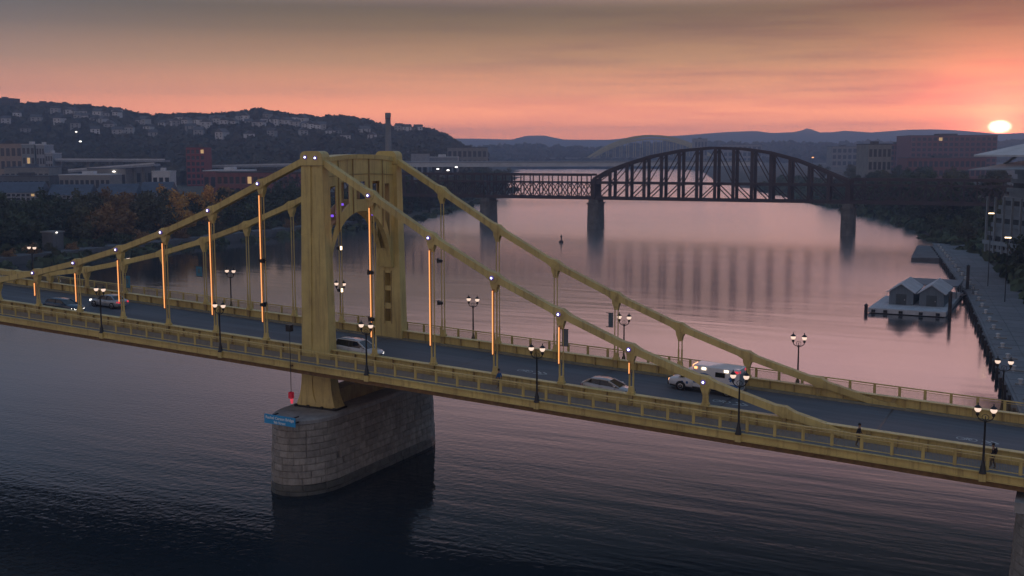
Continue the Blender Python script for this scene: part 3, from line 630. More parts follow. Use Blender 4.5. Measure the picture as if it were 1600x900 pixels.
# ---- stone pier: every block on the faces in view is a block of its own
def pier(cx, ztop, y0, y1, hw, noser, parent, indiv=True, name='pier'):
    def outline(z):      # points once round, with outward normals, counter-clockwise
        w = hw+(ztop-z)*.045; b_ = noser+(ztop-z)*.045; P_ = []
        n1 = max(2, int((y1-y0)/.31))
        for i in range(n1): P_.append((cx+w, y0+(y1-y0)*i/n1))
        for i in range(28): a = math.pi*i/28; P_.append((cx+w*math.cos(a), y1+b_*math.sin(a)))
        for i in range(n1): P_.append((cx-w, y1-(y1-y0)*i/n1))
        for i in range(28): a = math.pi+math.pi*i/28; P_.append((cx+w*math.cos(a), y0+b_*math.sin(a)))
        return P_
    core = MB()
    rings = [[(cx+(x-cx)*.94, (y0+y1)/2+(y-(y0+y1)/2)*.972, z) for x, y in outline(z)] for z in (-15.5, ztop-.05)]
    core.loft(rings, smooth=False); pc = core.build(name, 'stone_core', parent)
    cpm = MB(); ol = outline(ztop)
    def grow(pts, k): return [(cx+(x-cx)*(1+k/hw), (y0+y1)/2+(y-(y0+y1)/2)*(1+k/((y1-y0)/2+noser))) for x, y in pts]
    cpm.loft([[(x, y, ztop-.42) for x, y in grow(ol, .10)], [(x, y, ztop-.12) for x, y in grow(ol, .12)], [(x, y, ztop) for x, y in grow(ol, -.05)]], smooth=False)
    cpm.build('coping', 'stone_cap', pc)
    rest = MB(); n = len(ol); hh = .62; zc = ztop-.44; row = 0
    while zc > -13.0:
        za, zb = zc-hh+.016, zc-.008; A, B_ = outline(za), outline(zb); i = (row*2) % 5; end = i+n
        while i < end-1:
            st = min(random.choice((3, 4, 4, 5, 5)), end-i); idx = [(i+j) % n for j in range(st+1)]
            cxm, cym = A[idx[st//2]]; nxt, pv = A[idx[-1]], A[idx[0]]
            tx, ty = nxt[0]-pv[0], nxt[1]-pv[1]; L_ = math.hypot(tx, ty) or 1; nx_, ny_ = ty/L_, -tx/L_
            pr = random.uniform(.0, .05); gap = .012
            def pt(f, z, out):
                P_ = A if z == za else B_; f = min(max(f, 0), st); k = int(min(f, st-1)); a, b2 = P_[idx[k]], P_[idx[k+1]]
                return (a[0]+(b2[0]-a[0])*(f-k)+nx_*out, a[1]+(b2[1]-a[1])*(f-k)+ny_*out, z)
            e0, e1 = gap/.31, st-gap/.31; m_ = (e0+e1)/2; dz = .06
            vs = []
            for z in (za, zb):
                for f in (e0, m_, e1): vs.append(pt(f, z, -.22))
            for z in (za, zb):
                for f in (e0, m_, e1): vs.append(pt(f, z, .0))
            zs = {za: za+dz, zb: zb-dz}
            for z in (za, zb):
                for f in (e0+.22, m_, e1-.22):
                    p_ = pt(f, z, .035+pr); vs.append((p_[0], p_[1], zs[z]))
            fs = []
            for o in (0, 6):
                fs += [(o+0, o+1, o+7, o+6), (o+1, o+2, o+8, o+7), (o+3, o+9, o+10, o+4), (o+4, o+10, o+11, o+5), (o+0, o+6, o+9, o+3), (o+2, o+5, o+11, o+8)]
            fs += [(12, 13, 16, 15), (13, 14, 17, 16)]
            vis = (CAMP.x-cxm)*nx_+(CAMP.y-cym)*ny_ > -2
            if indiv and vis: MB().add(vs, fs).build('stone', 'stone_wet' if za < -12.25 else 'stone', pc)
            else: rest.add(vs, fs)
            i += st
        zc -= hh; row += 1
    r_ = rest.build('stone_blocks', 'stone', pc); r_['kind'] = 'stuff'
    return pc
pier(0, -5.72, -1.4, WB+1.4, 3.0, 4.2, bridge)
pier(63.3, -5.9, -1.6, WB+1.6, 3.0, 4.0, bridge, indiv=False)
MB().b(60.2, 66.6, -4.2, WB+4.2, -5.88, -5.15).build('bearing_shelf', 'stone_cap', bridge)
for k in range(-16, 11, 2):
    x = k*PAN+.02; MB().hexa([(x-.07, .63, g(x-.07)-.949), (x+.07, .63, g(x+.07)-.949), (x+.07, WB-.63, g(x+.07)-.949), (x-.07, WB-.63, g(x-.07)-.949), (x-.07, .63, g(x-.07)-.944), (x+.07, .63, g(x+.07)-.944), (x+.07, WB-.63, g(x+.07)-.944), (x-.07, WB-.63, g(x-.07)-.944)]).build('expansion_joint', 'trim', bridge)
# road markings: worn bicycle-lane symbols
for x, y in ((19.5, 6.35), (38.2, 5.7), (57.4, 5.2)):
    mk = MB()
    def mq(a, b_, w):
        d = Vector((b_[0]-a[0], b_[1]-a[1], 0)); d.normalize(); nrm = Vector((-d.y, d.x, 0))*w/2
        mk.add([(p[0]+sg*nrm.x, p[1]+sg*nrm.y, g(p[0])-.946) for p, sg in ((a, 1), (b_, 1), (b_, -1), (a, -1))], [(0, 1, 2, 3)])
    for dx in (0, .55): mq((x+dx, y-.55), (x+dx+.6, y), .16); mq((x+dx, y+.55), (x+dx+.6, y), .16)
    for i in range(10):
        for cx_ in (-1.5, -.65):
            a, b_ = 2*math.pi*i/10, 2*math.pi*(i+1)/10; mq((x+cx_+.30*math.cos(a), y+.05+.40*math.sin(a)), (x+cx_+.30*math.cos(b_), y+.05+.40*math.sin(b_)), .09)
    mq((x-1.5, y), (x-1.05, y+.5), .09); mq((x-1.05, y+.5), (x-.65, y), .09); mq((x-1.05, y+.5), (x-1.1, y-.2), .09)
    mk.build('road_marking', 'marking', bridge)
# ================================================================== FAR BRIDGES
def line_hit(px, p0, u):          # where the sight line of a column crosses a line in plan
    d = _f + _r*((px-800)/FPX); a = Matrix(((d.x, -u.x), (d.y, -u.y))).inverted() @ Vector((p0.x-CAMP.x, p0.y-CAMP.y)); return a[1], a[0]
def zrow(py, D, px=800): return at_d(px, py, D).z
tb = thing('truss_bridge', 'dark railroad truss bridge with an arched span across the river', 'bridge', (-112.3, 331.4, WATER))
TP, TU = Vector((-112.3, 331.4, 0)), Vector((math.cos(RAD(2.7)), math.sin(RAD(2.7)), 0)); TN = Vector((-TU.y, TU.x, 0))
def tpt(s, n, z): p = TP+TU*s+TN*n; return Vector((p.x, p.y, z))
S2 = line_hit(926, TP, TU)[0]; S3 = line_hit(1320, TP, TU)[0]; S1 = line_hit(759, TP, TU)[0]; S4 = S3+(S3-S2)*.62; S0 = S1-(S2-S1)
TW = 6.4
zbot, zmid, ztopd = -1.0, 5.7, 8.8
for s in (S0, S1, S2, S3, S4):
    c = tpt(s, TW/2, 0); mb = MB(); w, dd = 2.35, 5.6
    def rg(z, k): 
        out = []
        for a in range(16):
            t = 2*math.pi*a/16; x = w*k*max(-1, min(1, 1.3*math.cos(t))); y = (dd*k)*math.sin(t); out.append(tuple(Vector((c.x, c.y, z))+TU*x+TN*y))
        return out
    mb.loft([rg(-15, 1.06), rg(-3.0, .98)], smooth=False).loft([rg(-3.0, 1.10), rg(-2.3, 1.10)], smooth=False).loft([rg(-2.3, .9), rg(zbot-.05, .9)], smooth=False)
    mb.build('pier', 'truss_pier', tb)
def tb_part(mb, n): return mb.build(n, 'truss', tb)
# arched span
ARCH = [(0, 7.2), (.06, 10.4), (.14, 13.3), (.24, 16.2), (.36, 18.4), (.48, 19.4), (.60, 19.0), (.70, 17.6), (.80, 15.0), (.90, 11.2), (.96, 8.8), (1, 7.2)]
npan = 14
for n_ in (0, TW):
    bc = MB(); bc.bar(tpt(S2, n_, zbot+.5), tpt(S3, n_, zbot+.5), .8, 1.1); tb_part(bc, 'bottom_chord')
    md = MB(); md.bar(tpt(S2, n_, zmid), tpt(S3, n_, zmid), .7, .9); tb_part(md, 'deck_chord')
    for a, b_ in zip(ARCH, ARCH[1:]):
        m_ = MB(); m_.bar(tpt(S2+(S3-S2)*a[0], n_, a[1]), tpt(S2+(S3-S2)*b_[0], n_, b_[1]), .9, 1.0); tb_part(m_, 'arch_chord')
    for i in range(npan+1):
        f = i/npan; s = S2+(S3-S2)*f; z = interp(f, ARCH)
        m_ = MB(); m_.bar(tpt(s, n_, zbot), tpt(s, n_, z), 1.05 if 0 < i < npan else 1.7, 1.05 if 0 < i < npan else 1.7, up=(1, 0, 0)); tb_part(m_, 'post')
        if i < npan:
            f2 = (i+1)/npan; z2 = interp(f2, ARCH); s2 = S2+(S3-S2)*f2
            if z > 8 or z2 > 8:
                m_ = MB(); m_.bar(tpt(s, n_, zmid if i < npan/2 else z), tpt(s2, n_, z2 if i < npan/2 else zmid), .25, .35); tb_part(m_, 'diagonal')
            m_ = MB(); m_.bar(tpt(s, n_, zbot if i < npan/2 else zmid), tpt(s2, n_, zmid if i < npan/2 else zbot), .28, .4); tb_part(m_, 'diagonal')
for i in range(1, npan):
    f = i/npan; z = interp(f, ARCH)
    if z > 12: m_ = MB(); m_.bar(tpt(S2+(S3-S2)*f, 0, z), tpt(S2+(S3-S2)*f, TW, z), .4, .5); tb_part(m_, 'cross_strut')
m_ = MB()
for zf in (zbot+.35, zmid): m_.bar(tpt(S0-40, TW/2, zf), tpt(S4+90, TW/2, zf), TW-1, .3)
tb_part(m_, 'track_deck')
# lattice spans either side
for s0, s1 in ((S0-60, S0), (S0, S1), (S1, S2), (S3, S4), (S4, S4+70)):
    for n_ in (0, TW):
        zt = ztopd if s1 <= S2+1 else 7.8
        m_ = MB(); m_.bar(tpt(s0+.9, n_, zbot+.5), tpt(s1-.9, n_, zbot+.5), .7, 1.1).bar(tpt(s0+.9, n_, zt), tpt(s1-.9, n_, zt), .7, .9).bar(tpt(s0+.9, n_, zmid), tpt(s1-.9, n_, zmid), .5, .6); tb_part(m_, 'chord')
        k = max(4, int(abs(s1-s0)/4.2))
        for i in range(k+1):
            s = s0+.9+(s1-s0-1.8)*i/k; m_ = MB(); m_.bar(tpt(s, n_, zbot), tpt(s, n_, zt), .36, .36, up=(1, 0, 0)); tb_part(m_, 'post')
            if i < k:
                sb = s0+.9+(s1-s0-1.8)*(i+1)/k; m_ = MB(); m_.bar(tpt(s, n_, zbot+.5), tpt(sb, n_, zmid), .22, .32).bar(tpt(s, n_, zmid), tpt(sb, n_, zbot+.5), .22, .32); tb_part(m_, 'lattice')
# highway bridge beyond
hb_ = thing('highway_bridge', 'pale concrete highway bridge beyond the railroad bridge', 'bridge', at_z(760, 300, WATER))
H0, H1 = at_d(560, 258, 760), at_d(1180, 256, 820)
def hseg(a, b_, dz, w, h, n, m): mb = MB(); mb.bar(a+Vector((0, 0, dz)), b_+Vector((0, 0, dz)), w, h); return mb.build(n, m, hb_)
hseg(H0, H1, 0, 22, 2.6, 'girder', 'roof_white'); hseg(H0, H1, 1.9, 22.4, .9, 'parapet', 'wall_pale')
for f in (.08, .2):
    p = H0.lerp(H1, f); MB().b(p.x-3, p.x+3, p.y-6, p.y+6, -15, p.z-1.32).build('pier', 'concrete', hb_)
ab = thing('arch_bridge', 'faint yellow arch bridge in the haze behind the truss bridge', 'bridge', at_z(1010, 254, WATER))
A0, A1 = at_d(918, 247, 2050), at_d(1108, 245, 2100)
for n_ in (0, 24):
    off = Vector((0, n_, 0)); N_ = 18
    def ap(f, lift): p = A0.lerp(A1, f)+off; return p+Vector((0, 0, lift*4*f*(1-f)))
    for i in range(N_):
        m_ = MB(); m_.bar(ap(i/N_, 40), ap((i+1)/N_, 40), 3.0, 3.2).bar(ap(i/N_, 34), ap((i+1)/N_, 34), 2.2, 2.2); m_.build('arch_rib', 'arch_paint', ab)
    for i in range(1, N_):
        m_ = MB(); m_.bar(A0.lerp(A1, i/N_)+off, ap(i/N_, 34), .8, .8, up=(1, 0, 0)); m_.build('hanger', 'arch_paint', ab)
e_ = (A1-A0).normalized()
m_ = MB(); m_.bar(A0-e_*90+Vector((0, 12, 0)), A1+e_*120+Vector((0, 12, 0)), 24, 2.4); m_.build('deck', 'concrete', ab)
for f in (0, 1): p = A0.lerp(A1, f); MB().b(p.x-4, p.x+4, p.y, p.y+24, -15, p.z-1.3).build('pier', 'concrete', ab)
# ================================================================== BUILDINGS
def building(name, label, cat, pxc, D, wpx, top, depth, mw, mr, win=None, roof='flat', base=None, rz=0.0, rh=3.0, group=None, wm_='window', skip=()):
    w = wpx*D/FPX; p = at_d(pxc, 237, D); zt = zrow(top, D, pxc); zb = terrain(p.x, p.y)-.3 if base is None else base
    if roof == 'gable': zt -= rh
    t_ = thing(name, label, cat, (p.x, p.y, zb), group); t_.rotation_euler = (0, 0, YAW+rz); H = zt-zb
    def ch(mb, n, m): o = mb.build(n, m); o.parent = t_; return o
    wall = ch(MB().b(-w/2, w/2, 0, depth, 0, H), 'wall', mw)
    if roof == 'flat':
        r_ = MB().b(-w/2-.25, w/2+.25, -.25, depth+.25, H+.004, H+.5); r_.b(-w*.12, w*.10, depth*.3, depth*.6, H+.504, H+2.2)
    elif roof == 'gable':
        r_ = MB().prism([(-.6, H+.01), (depth+.6, H+.01), (depth/2, H+rh)], 'x', -w/2-.5, w/2+.5)
    elif roof == 'gable_x':
        r_ = MB().prism([(-w/2-.5, H+.01), (w/2+.5, H+.01), (0, H+rh)], 'y', -.5, depth+.5)
    ro = ch(r_, 'roof', mr)
    if win:
        nc, nr = win; cw, chh = w/nc, H/(nr+.35)
        fm = MB().b(-cw*.32, cw*.32, -.09, -.003, 0, chh*.60).mesh('window'); fm.materials.append(MATS[wm_])
        fl = MB().b(-cw*.32, cw*.32, -.09, -.003, 0, chh*.60).mesh('window'); fl.materials.append(MATS['window_lit'])
        si = MB().b(-cw*.38, cw*.38, -.16, -.003, -.22, -.01).mesh('sill'); si.materials.append(MATS['concrete'])
        for i in range(nc):
            for j in range(nr):
                if (i, j) in skip: continue
                lit = random.random() < .012
                o = link('window', fl if lit else fm); o.location = (-w/2+cw*(i+.5), 0, chh*(j+.40)); o.parent = t_
                s_ = link('sill', si); s_.parent = o
    return t_
building('brick_warehouse', 'long dark brick warehouse with a row of windows behind the left bank trees', 'building', 412, 560, 150, 270, 30, 'brick_purple', 'roof_dark', (16, 2))
building('warehouse', 'low shed with a long white roof above the brick warehouse', 'building', 352, 640, 72, 267.5, 26, 'brick_purple', 'roof_white', (7, 1))
building('white_box_building', 'small white flat-roofed block on the left behind the trees', 'building', 250, 640, 28, 268.5, 12, 'roof_white', 'roof_white', (3, 1))
building('brick_tower_block', 'tall red brick block standing among trees below the hill', 'building', 305, 770, 29, 230.5, 18, 'brick_red', 'roof_dark', (4, 6))
building('beige_building', 'beige flat building at the left edge below the hillside', 'building', 8, 770, 52, 224.5, 22, 'beige', 'roof_dark', (6, 3))
for i, (c, w, tp_, lb) in enumerate(((44, 20, 226, 'pale grey office block beside the beige building at left edge'), (63, 13, 227, 'narrow white block right of the pale grey office block'), (76, 11, 240, 'low white annex below the narrow white block'))):
    building('office_block', lb, 'building', c, 770, w, tp_, 16, 'wall_pale' if i else 'stand_steel', 'roof_white', (3, 4))
rows = [(25, 540, 66, 'leftmost blue-roofed row of flats above the bank trees'), (104, 545, 62, 'second blue-roofed row of flats from the left edge'), (178, 550, 58, 'third blue-roofed row of flats, in front of the white roofs'), (240, 560, 46, 'rightmost blue-roofed row of flats, beside the brick warehouse')]
for c, D, w, lb in rows:
    t_ = building('row_flats', lb, 'building', c, D, w, 285 + (c % 5), 15, 'wall_pale', 'roof_blue', (9, 2), roof='gable', rh=5.0, rz=RAD(4), group='blue-roofed flats on the left bank')
for c, D, w, tp_, lb in ((40, 700, 70, 262, 'flat grey shed below the elevated highway at far left'), (90, 720, 52, 266, 'grey low shed under the elevated highway, second from the left'), (165, 690, 60, 264, 'pale low shed with a bright roof edge under the ramp'), (215, 730, 44, 262, 'dark low shed right of the ramp'), (130, 640, 80, 274, 'long dark shed in front of the ramp'), (30, 640, 90, 276, 'long dark shed at left above the blue roofs'), (560, 700, 110, 262, 'long grey shed behind the bridge tower'), (655, 800, 26, 240, 'pale small building right of the tall chimney foot'), (690, 820, 50, 246, 'grey low block at the end of the hill')):
    building('shed', lb, 'building', c, D, w, tp_, 20, random.choice(('concrete', 'wall_pale', 'concrete_dark')), random.choice(('roof_dark', 'roof_blue', 'roof_white')), (max(3, int(w/8)), 1))
for c, D, w, tp_, lb in ((730, 1000, 62, 231, 'long low office building in haze at the end of the hill'), (1095, 1900, 20, 217, 'hazy square tower block above the arched truss'), (1160, 1900, 60, 226, 'hazy long building above the right part of the arched truss'), (1320, 1500, 40, 229, 'hazy low building right of the arched truss'), (1375, 720, 36, 226, 'grey block left of the brick buildings by the stadium')):
    building('office_building', lb, 'building', c, D, w, tp_, 25, 'concrete', 'roof_dark', (max(4, int(w/7)), 3))
building('brick_building', 'brick block with grey bays left of the larger purple building', 'building', 1408, 1150, 60, 225, 26, 'brick', 'roof_dark', (9, 5), rz=RAD(-6))
building('brick_building', 'large purple brick building below the setting sun', 'building', 1490, 1080, 130, 212, 60, 'brick_purple', 'roof_dark', (16, 7), rz=RAD(-6))
building('brick_building', 'low brick building in front of the large purple one', 'building', 1480, 900, 120, 247, 30, 'brick', 'roof_dark', (15, 2), rz=RAD(-4))
# apartment blocks on the skyline of the hill
for c, w, tp_, lb in ((67, 40, 161, 'flat apartment block on the hilltop skyline'), (8, 34, 154.5, 'tree-like dark block on the skyline at the far left')):
    building('hilltop_block', lb, 'building', c, 1290, w, tp_, 18, 'roof_dark', 'roof_dark', (8, 3), base=35)
# chimney
p = at_d(607, 237, 790); t_ = thing('chimney', 'tall slender brick chimney standing behind the bridge tower', 'chimney', (p.x, p.y, -5)); zt = zrow(176.5, 790, 607)
o = MB().lathe((0, 0, 0), [(2.8, 0), (2.6, 8), (2.1, zt*.7), (1.85, zt+2), (2.1, zt+2.2), (2.1, zt+5)], 16).build('shaft', 'concrete'); o.parent = t_
o = MB().lathe((0, 0, zt+.5), [(2.0, 0), (2.0, 1.0)], 16).build('band', 'brick'); o.parent = t_
# elevated highways on the left
for px0, py0, px1, py1, D, lb in ((-60, 250.5, 262, 251.5, 780, 'elevated highway running level across the left, below the hill'), (112, 268, 246, 257.5, 700, 'highway ramp rising to the right below the elevated highway'), (300, 262, 560, 256, 800, 'highway viaduct behind the left side of the bridge tower')):
    a, b_ = at_d(px0, py0, D), at_d(px1, py1, D); m_ = (a+b_)/2
    v_ = thing('viaduct', lb, 'viaduct', (m_.x, m_.y, -5))
    MB().bar(a, b_, 12, 1.3).build('deck', 'wall_pale', v_); MB().bar(a+Vector((2.6, -5.2, 1.1)), b_+Vector((2.6, -5.2, 1.1)), .3, .9).build('parapet', 'roof_white', v_)
    for i in range(9):
        p = a.lerp(b_, (i+.5)/9); MB().b(p.x-.8, p.x+.8, p.y-.8, p.y+.8, -6, p.z-.66).build('pillar', 'concrete', v_)
# houses on the hillside
hm = {}
def house_at(px, py, k):
    i = int(np.clip((px-hl_cols[0])/6, 0, len(hl_cols)-2)); best = None
    for j in range(0, 16):
        v = Vector(HL[i, j]); d = v-CAMP; y = 450-FPX*d.dot(_u)/d.dot(_f)
        if best is None or abs(y-py) < best[0]: best = (abs(y-py), v, j)
    v = best[1]
    w, dp, h = random.uniform(7, 11), random.uniform(7, 10), random.uniform(4.5, 7)
    zone = ('at the far left end of the hill' if px < 85 else 'on the slope above the elevated highway' if px < 175 else 'on the hill left of the red block' if px < 300 else 'on the hillside above the near chain' if px < 420 else 'just left of the bridge tower' if px < 525 else 'beside the tall chimney')
    band = 'near the skyline' if py < 198 else 'halfway up' if py < 207 else 'low down'
    t_ = thing('house', 'small pale house %s, %s' % (zone, band), 'house', (v.x, v.y, v.z+3.8), 'pale houses %s, %s' % (zone, band))
    t_.rotation_euler = (0, 0, YAW+random.uniform(-.5, .5))
    o = MB().b(-w/2, w/2, -dp/2, dp/2, -6, h).build('wall', 'house_wall'); o.parent = t_
    if k % 2: r_ = MB().prism([(-w/2-.5, h), (w/2+.5, h), (0, h+w*.38)], 'y', -dp/2-.4, dp/2+.4)
    else: r_ = MB().prism([(-dp/2-.5, h), (dp/2+.5, h), (0, h+dp*.36)], 'x', -w/2-.4, w/2+.4)
    o = r_.build('roof', 'house_roof'); o.parent = t_
    for dx in (-.25, .25):
        for dz in (.22, .62):
            o = MB().b(w*dx-.6, w*dx+.6, -dp/2-.08, -dp/2-.004, h*dz, h*dz+1.4).build('window', 'window'); o.parent = t_
HSP = [(93, 186), (97, 194), (101, 205), (108, 188), (114, 184), (120, 190), (127, 193), (133, 187), (138, 196), (146, 196), (152, 199), (158, 196), (163, 201), (170, 194), (160, 188), (186, 188), (190, 186), (178, 209), (191, 220), (222, 201), (229, 203), (237, 207), (262, 204), (268, 206), (274, 202), (281, 207), (286, 199), (296, 203), (304, 206), (312, 203), (320, 201), (326, 204), (337, 197), (343, 201), (351, 196), (358, 203), (365, 200), (371, 206), (380, 196), (388, 199), (395, 203), (402, 206), (410, 204), (417, 200), (424, 197), (433, 204), (437, 198), (444, 201), (452, 205), (462, 199), (467, 203), (474, 201), (480, 204), (487, 208), (495, 207), (502, 211), (509, 213), (516, 214), (313, 222), (350, 218), (245, 222), (205, 214), (150, 214), (125, 210), (60, 196), (30, 190), (12, 205), (45, 212), (628, 210), (634, 213), (641, 209), (648, 214), (655, 212), (585, 222), (570, 216), (545, 222), (530, 212), (475, 222), (430, 220), (395, 224)]
for k, (x, y) in enumerate(HSP): house_at(x, y, k)
# far roadside lamps that show as small glints
def glint(px, py, D, lb, h=None, m='headlight'):
    p = at_d(px, py, D); zb = terrain(p.x, p.y)
    if D > 1000: zb = p.z-9
    t_ = thing('road_light', lb, 'light', (p.x, p.y, zb))
    MB().tube((p.x, p.y, zb), (p.x, p.y, p.z), .18, .1, n=6).build('pole', 'concrete_dark', t_)
    MB().lathe((p.x, p.y, p.z), [(.2, -.4), (.9, -.25), (1.0, 0), (.5, .4)], 10).build('head', m, t_)
    MB().bar((p.x, p.y, p.z+.5), (p.x+1.4, p.y, p.z+.6), .2, .2).build('arm', 'concrete_dark', t_)
for a in ((125.5, 221, 790, 'bright white light on a pole below the hillside houses'), (178, 268, 690, 'white light over the pale shed under the ramp'), (119, 206, 1000, 'small light high on the hillside at left'), (713, 261, 740, 'white highway light right of the bridge tower'), (700, 266, 735, 'lower white highway light right of the tower'), (684, 264, 738, 'leftmost white highway light right of the tower')): glint(*a)
glint(190, 185.5, 1270, 'reddish light on the hill skyline', m='amber'); glint(1270, 246, 900, 'small orange light right of the truss arch', m='amber')
# ================================================================== TREES
def tree_mesh(seed, h, r, lf=.42, nball=24, nq=62):
    R_ = np.random.default_rng(seed); V = []; Q = []; o = 0; cen = []
    for i in range(nball):
        d = R_.normal(size=3); d /= np.linalg.norm(d); k = R_.uniform(.25, .95)
        c = np.array((d[0]*r*k*.85, d[1]*r*k*.85, h*.54+d[2]*h*.42*k)); s = r*R_.uniform(.28, .5); cen.append(c)
        dd = R_.normal(size=(nq, 3)); dd /= np.linalg.norm(dd, axis=1)[:, None]
        cc = c+dd*s*R_.uniform(.35, 1.1, (nq, 1))*np.array((1, 1, .8))
        a = R_.normal(size=(nq, 3)); a /= np.linalg.norm(a, axis=1)[:, None]; b_ = np.cross(dd+.5*R_.normal(size=(nq, 3)), a); b_ /= np.linalg.norm(b_, axis=1)[:, None]
        hh = lf*R_.uniform(.6, 1.35, (nq, 1))
        V.append(np.stack([cc-a*hh, cc-b_*hh*.7, cc+a*hh, cc+b_*hh*.7], 1).reshape(-1, 3)); Q.append(np.arange(o, o+4*nq).reshape(-1, 4)); o += 4*nq
    tr = MB(); tr.tube((0, 0, -1.5), (0, 0, h*.28), r*.085, r*.065, n=8); tr.tube((0, 0, h*.28), (.15*r*.2, 0, h*.62), r*.065, r*.03, n=7)
    for c in cen[:7]: tr.tube((0, 0, h*R_.uniform(.22, .42)), tuple(c*np.array((.8, .8, .95))), r*.035, r*.012, n=5)
    tm = tr.mesh('trunk'); tm.materials.append(MATS['bark'])
    return np.concatenate(V), np.concatenate(Q), tm
TV = {}
for i, (h, r, lf) in enumerate(((12, 5.2, .46), (14, 5.6, .5), (10.5, 4.8, .44), (13, 4.4, .44), (6.0, 3.2, .30))):
    v, q_, tm = tree_mesh(40+i, h, r, lf)
    for m in ('leaf_green', 'leaf_olive', 'leaf_orange', 'leaf_rust'):
        TV[(i, m)] = (fastmesh('crown', v, q_, m), tm)
def tree(x, y, kind, m, sc, label, group, name='tree', z=None):
    t_ = thing(name, label, 'bush' if name == 'bush' else 'tree', (x, y, terrain(x, y) if z is None else z), group); t_.rotation_euler = (0, 0, random.uniform(0, 6.28)); t_.scale = (sc*random.uniform(.9, 1.15), sc, sc*random.uniform(.9, 1.1))
    cm, tm = TV[(kind, m)]
    o = link('crown', cm); o.parent = t_; o = link('trunk', tm); o.parent = t_
    return t_
def crossX(px, X): d = _f+_r*((px-800)/FPX); return (X-CAMP.x)/d.x
def wx_(y): return interp(y, RR)
seq = []
for c in range(-60, 500, 15):
    m = 'leaf_green' if c < 105 else ('leaf_olive' if c < 150 else 'leaf_rust' if c < 205 else 'leaf_olive' if c < 235 else 'leaf_orange' if c < 330 else 'leaf_rust' if c < 360 else 'leaf_green')
    if random.random() < .18: m = random.choice(('leaf_green', 'leaf_olive'))
    seq.append((c+random.uniform(-6, 6), m))
WORD = {'leaf_green': 'dark green', 'leaf_olive': 'olive brown', 'leaf_orange': 'orange', 'leaf_rust': 'rust brown'}
for n_, (c, m) in enumerate(seq):
    X = -212-random.uniform(0, 8); D = crossX(c, X); p = at_d(c, 237, D)
    tree(p.x, p.y, random.choice((0, 1, 2)), m, random.uniform(.9, 1.08), WORD[m]+' tree in the front row along the left bank', 'front row of '+WORD[m]+' bank trees')
for n_, (c, m) in enumerate(seq):
    X = -226-random.uniform(0, 10); D = crossX(c+9, X); p = at_d(c+9, 237, D)
    tree(p.x, p.y, random.choice((0, 1, 3)), m, random.uniform(.95, 1.1), WORD[m]+' tree in the back row behind the left bank', 'back row of '+WORD[m]+' bank trees')
for n_ in range(46):       # further along the left bank, behind the railroad bridge
    y = 290+n_*11+random.uniform(-6, 6); x = interp(y, RL)-random.uniform(9, 34)
    tree(x, y, random.choice((0, 1, 3)), random.choice(('leaf_green', 'leaf_olive')), random.uniform(1.05, 1.4), 'dark tree on the left bank beside the railroad bridge', 'dark trees beside the railroad bridge')
for n_ in range(16):       # low brush on the slope by the water
    c = -20+n_*33+random.uniform(-8, 8); X = -200-random.uniform(0, 5); D = crossX(c, X); p = at_d(c, 237, D)
    tree(p.x, p.y, 4, random.choice(('leaf_green', 'leaf_olive', 'leaf_rust')), random.uniform(.7, 1.0), 'low dark bush on the slope of the left bank', 'bushes on the left bank slope', 'bush')
for n_ in range(64):       # right bank, below the railroad bridge
    y = 262+n_*5.4+random.uniform(-4, 4); x = interp(y, RR)+random.uniform(7, 14) + (n_ % 4)*9
    tree(x, y, random.choice((0, 1, 2, 3)), random.choice(('leaf_green', 'leaf_green', 'leaf_olive')), random.uniform(.62, .8) if y < 345 else random.uniform(.9, 1.2), 'dark tree on the right bank below the railroad bridge', 'dark trees on the right bank')
for n_ in range(44):       # further trees behind them
    y = 300+n_*12; x = interp(y, RR)+random.uniform(44, 120)
    tree(x, y, random.choice((0, 1, 3)), random.choice(('leaf_green', 'leaf_olive', 'leaf_olive')), random.uniform(.9, 1.2), 'olive tree in front of the brick buildings on the right', 'olive trees before the brick buildings')
NEARR = []
for n_ in range(24):
    y = 96+n_*7.2; NEARR.append((wx_(y)+random.uniform(14, 19), y, n_ % 4, random.uniform(.75, .95) if y < 150 else random.uniform(1.0, 1.2)))
    if n_ > 5: NEARR.append((wx_(y)+random.uniform(24, 34), y+3, (n_+1) % 4, random.uniform(1.05, 1.3)))
for i, (x, y, k, sc) in enumerate(NEARR):
    tree(x, y, k, 'leaf_olive' if i % 4 == 3 else 'leaf_green', sc, 'dark leafy tree between the wharf and the stadium', 'trees beside the wharf')
for i, (dx, y, sc) in enumerate(((12.5, 92, .8), (13.5, 84, .9), (12.5, 76, .8), (14, 68, 1.0), (12.5, 60, .7), (14, 52, .95), (13, 100, .7), (12.6, 112, .8), (13.4, 124, .8))):
    x = wx_(y)+dx
    tree(x, y, 4, 'leaf_green', sc, 'low green bush at the inner edge of the wharf', 'bushes beside the wharf', 'bush')
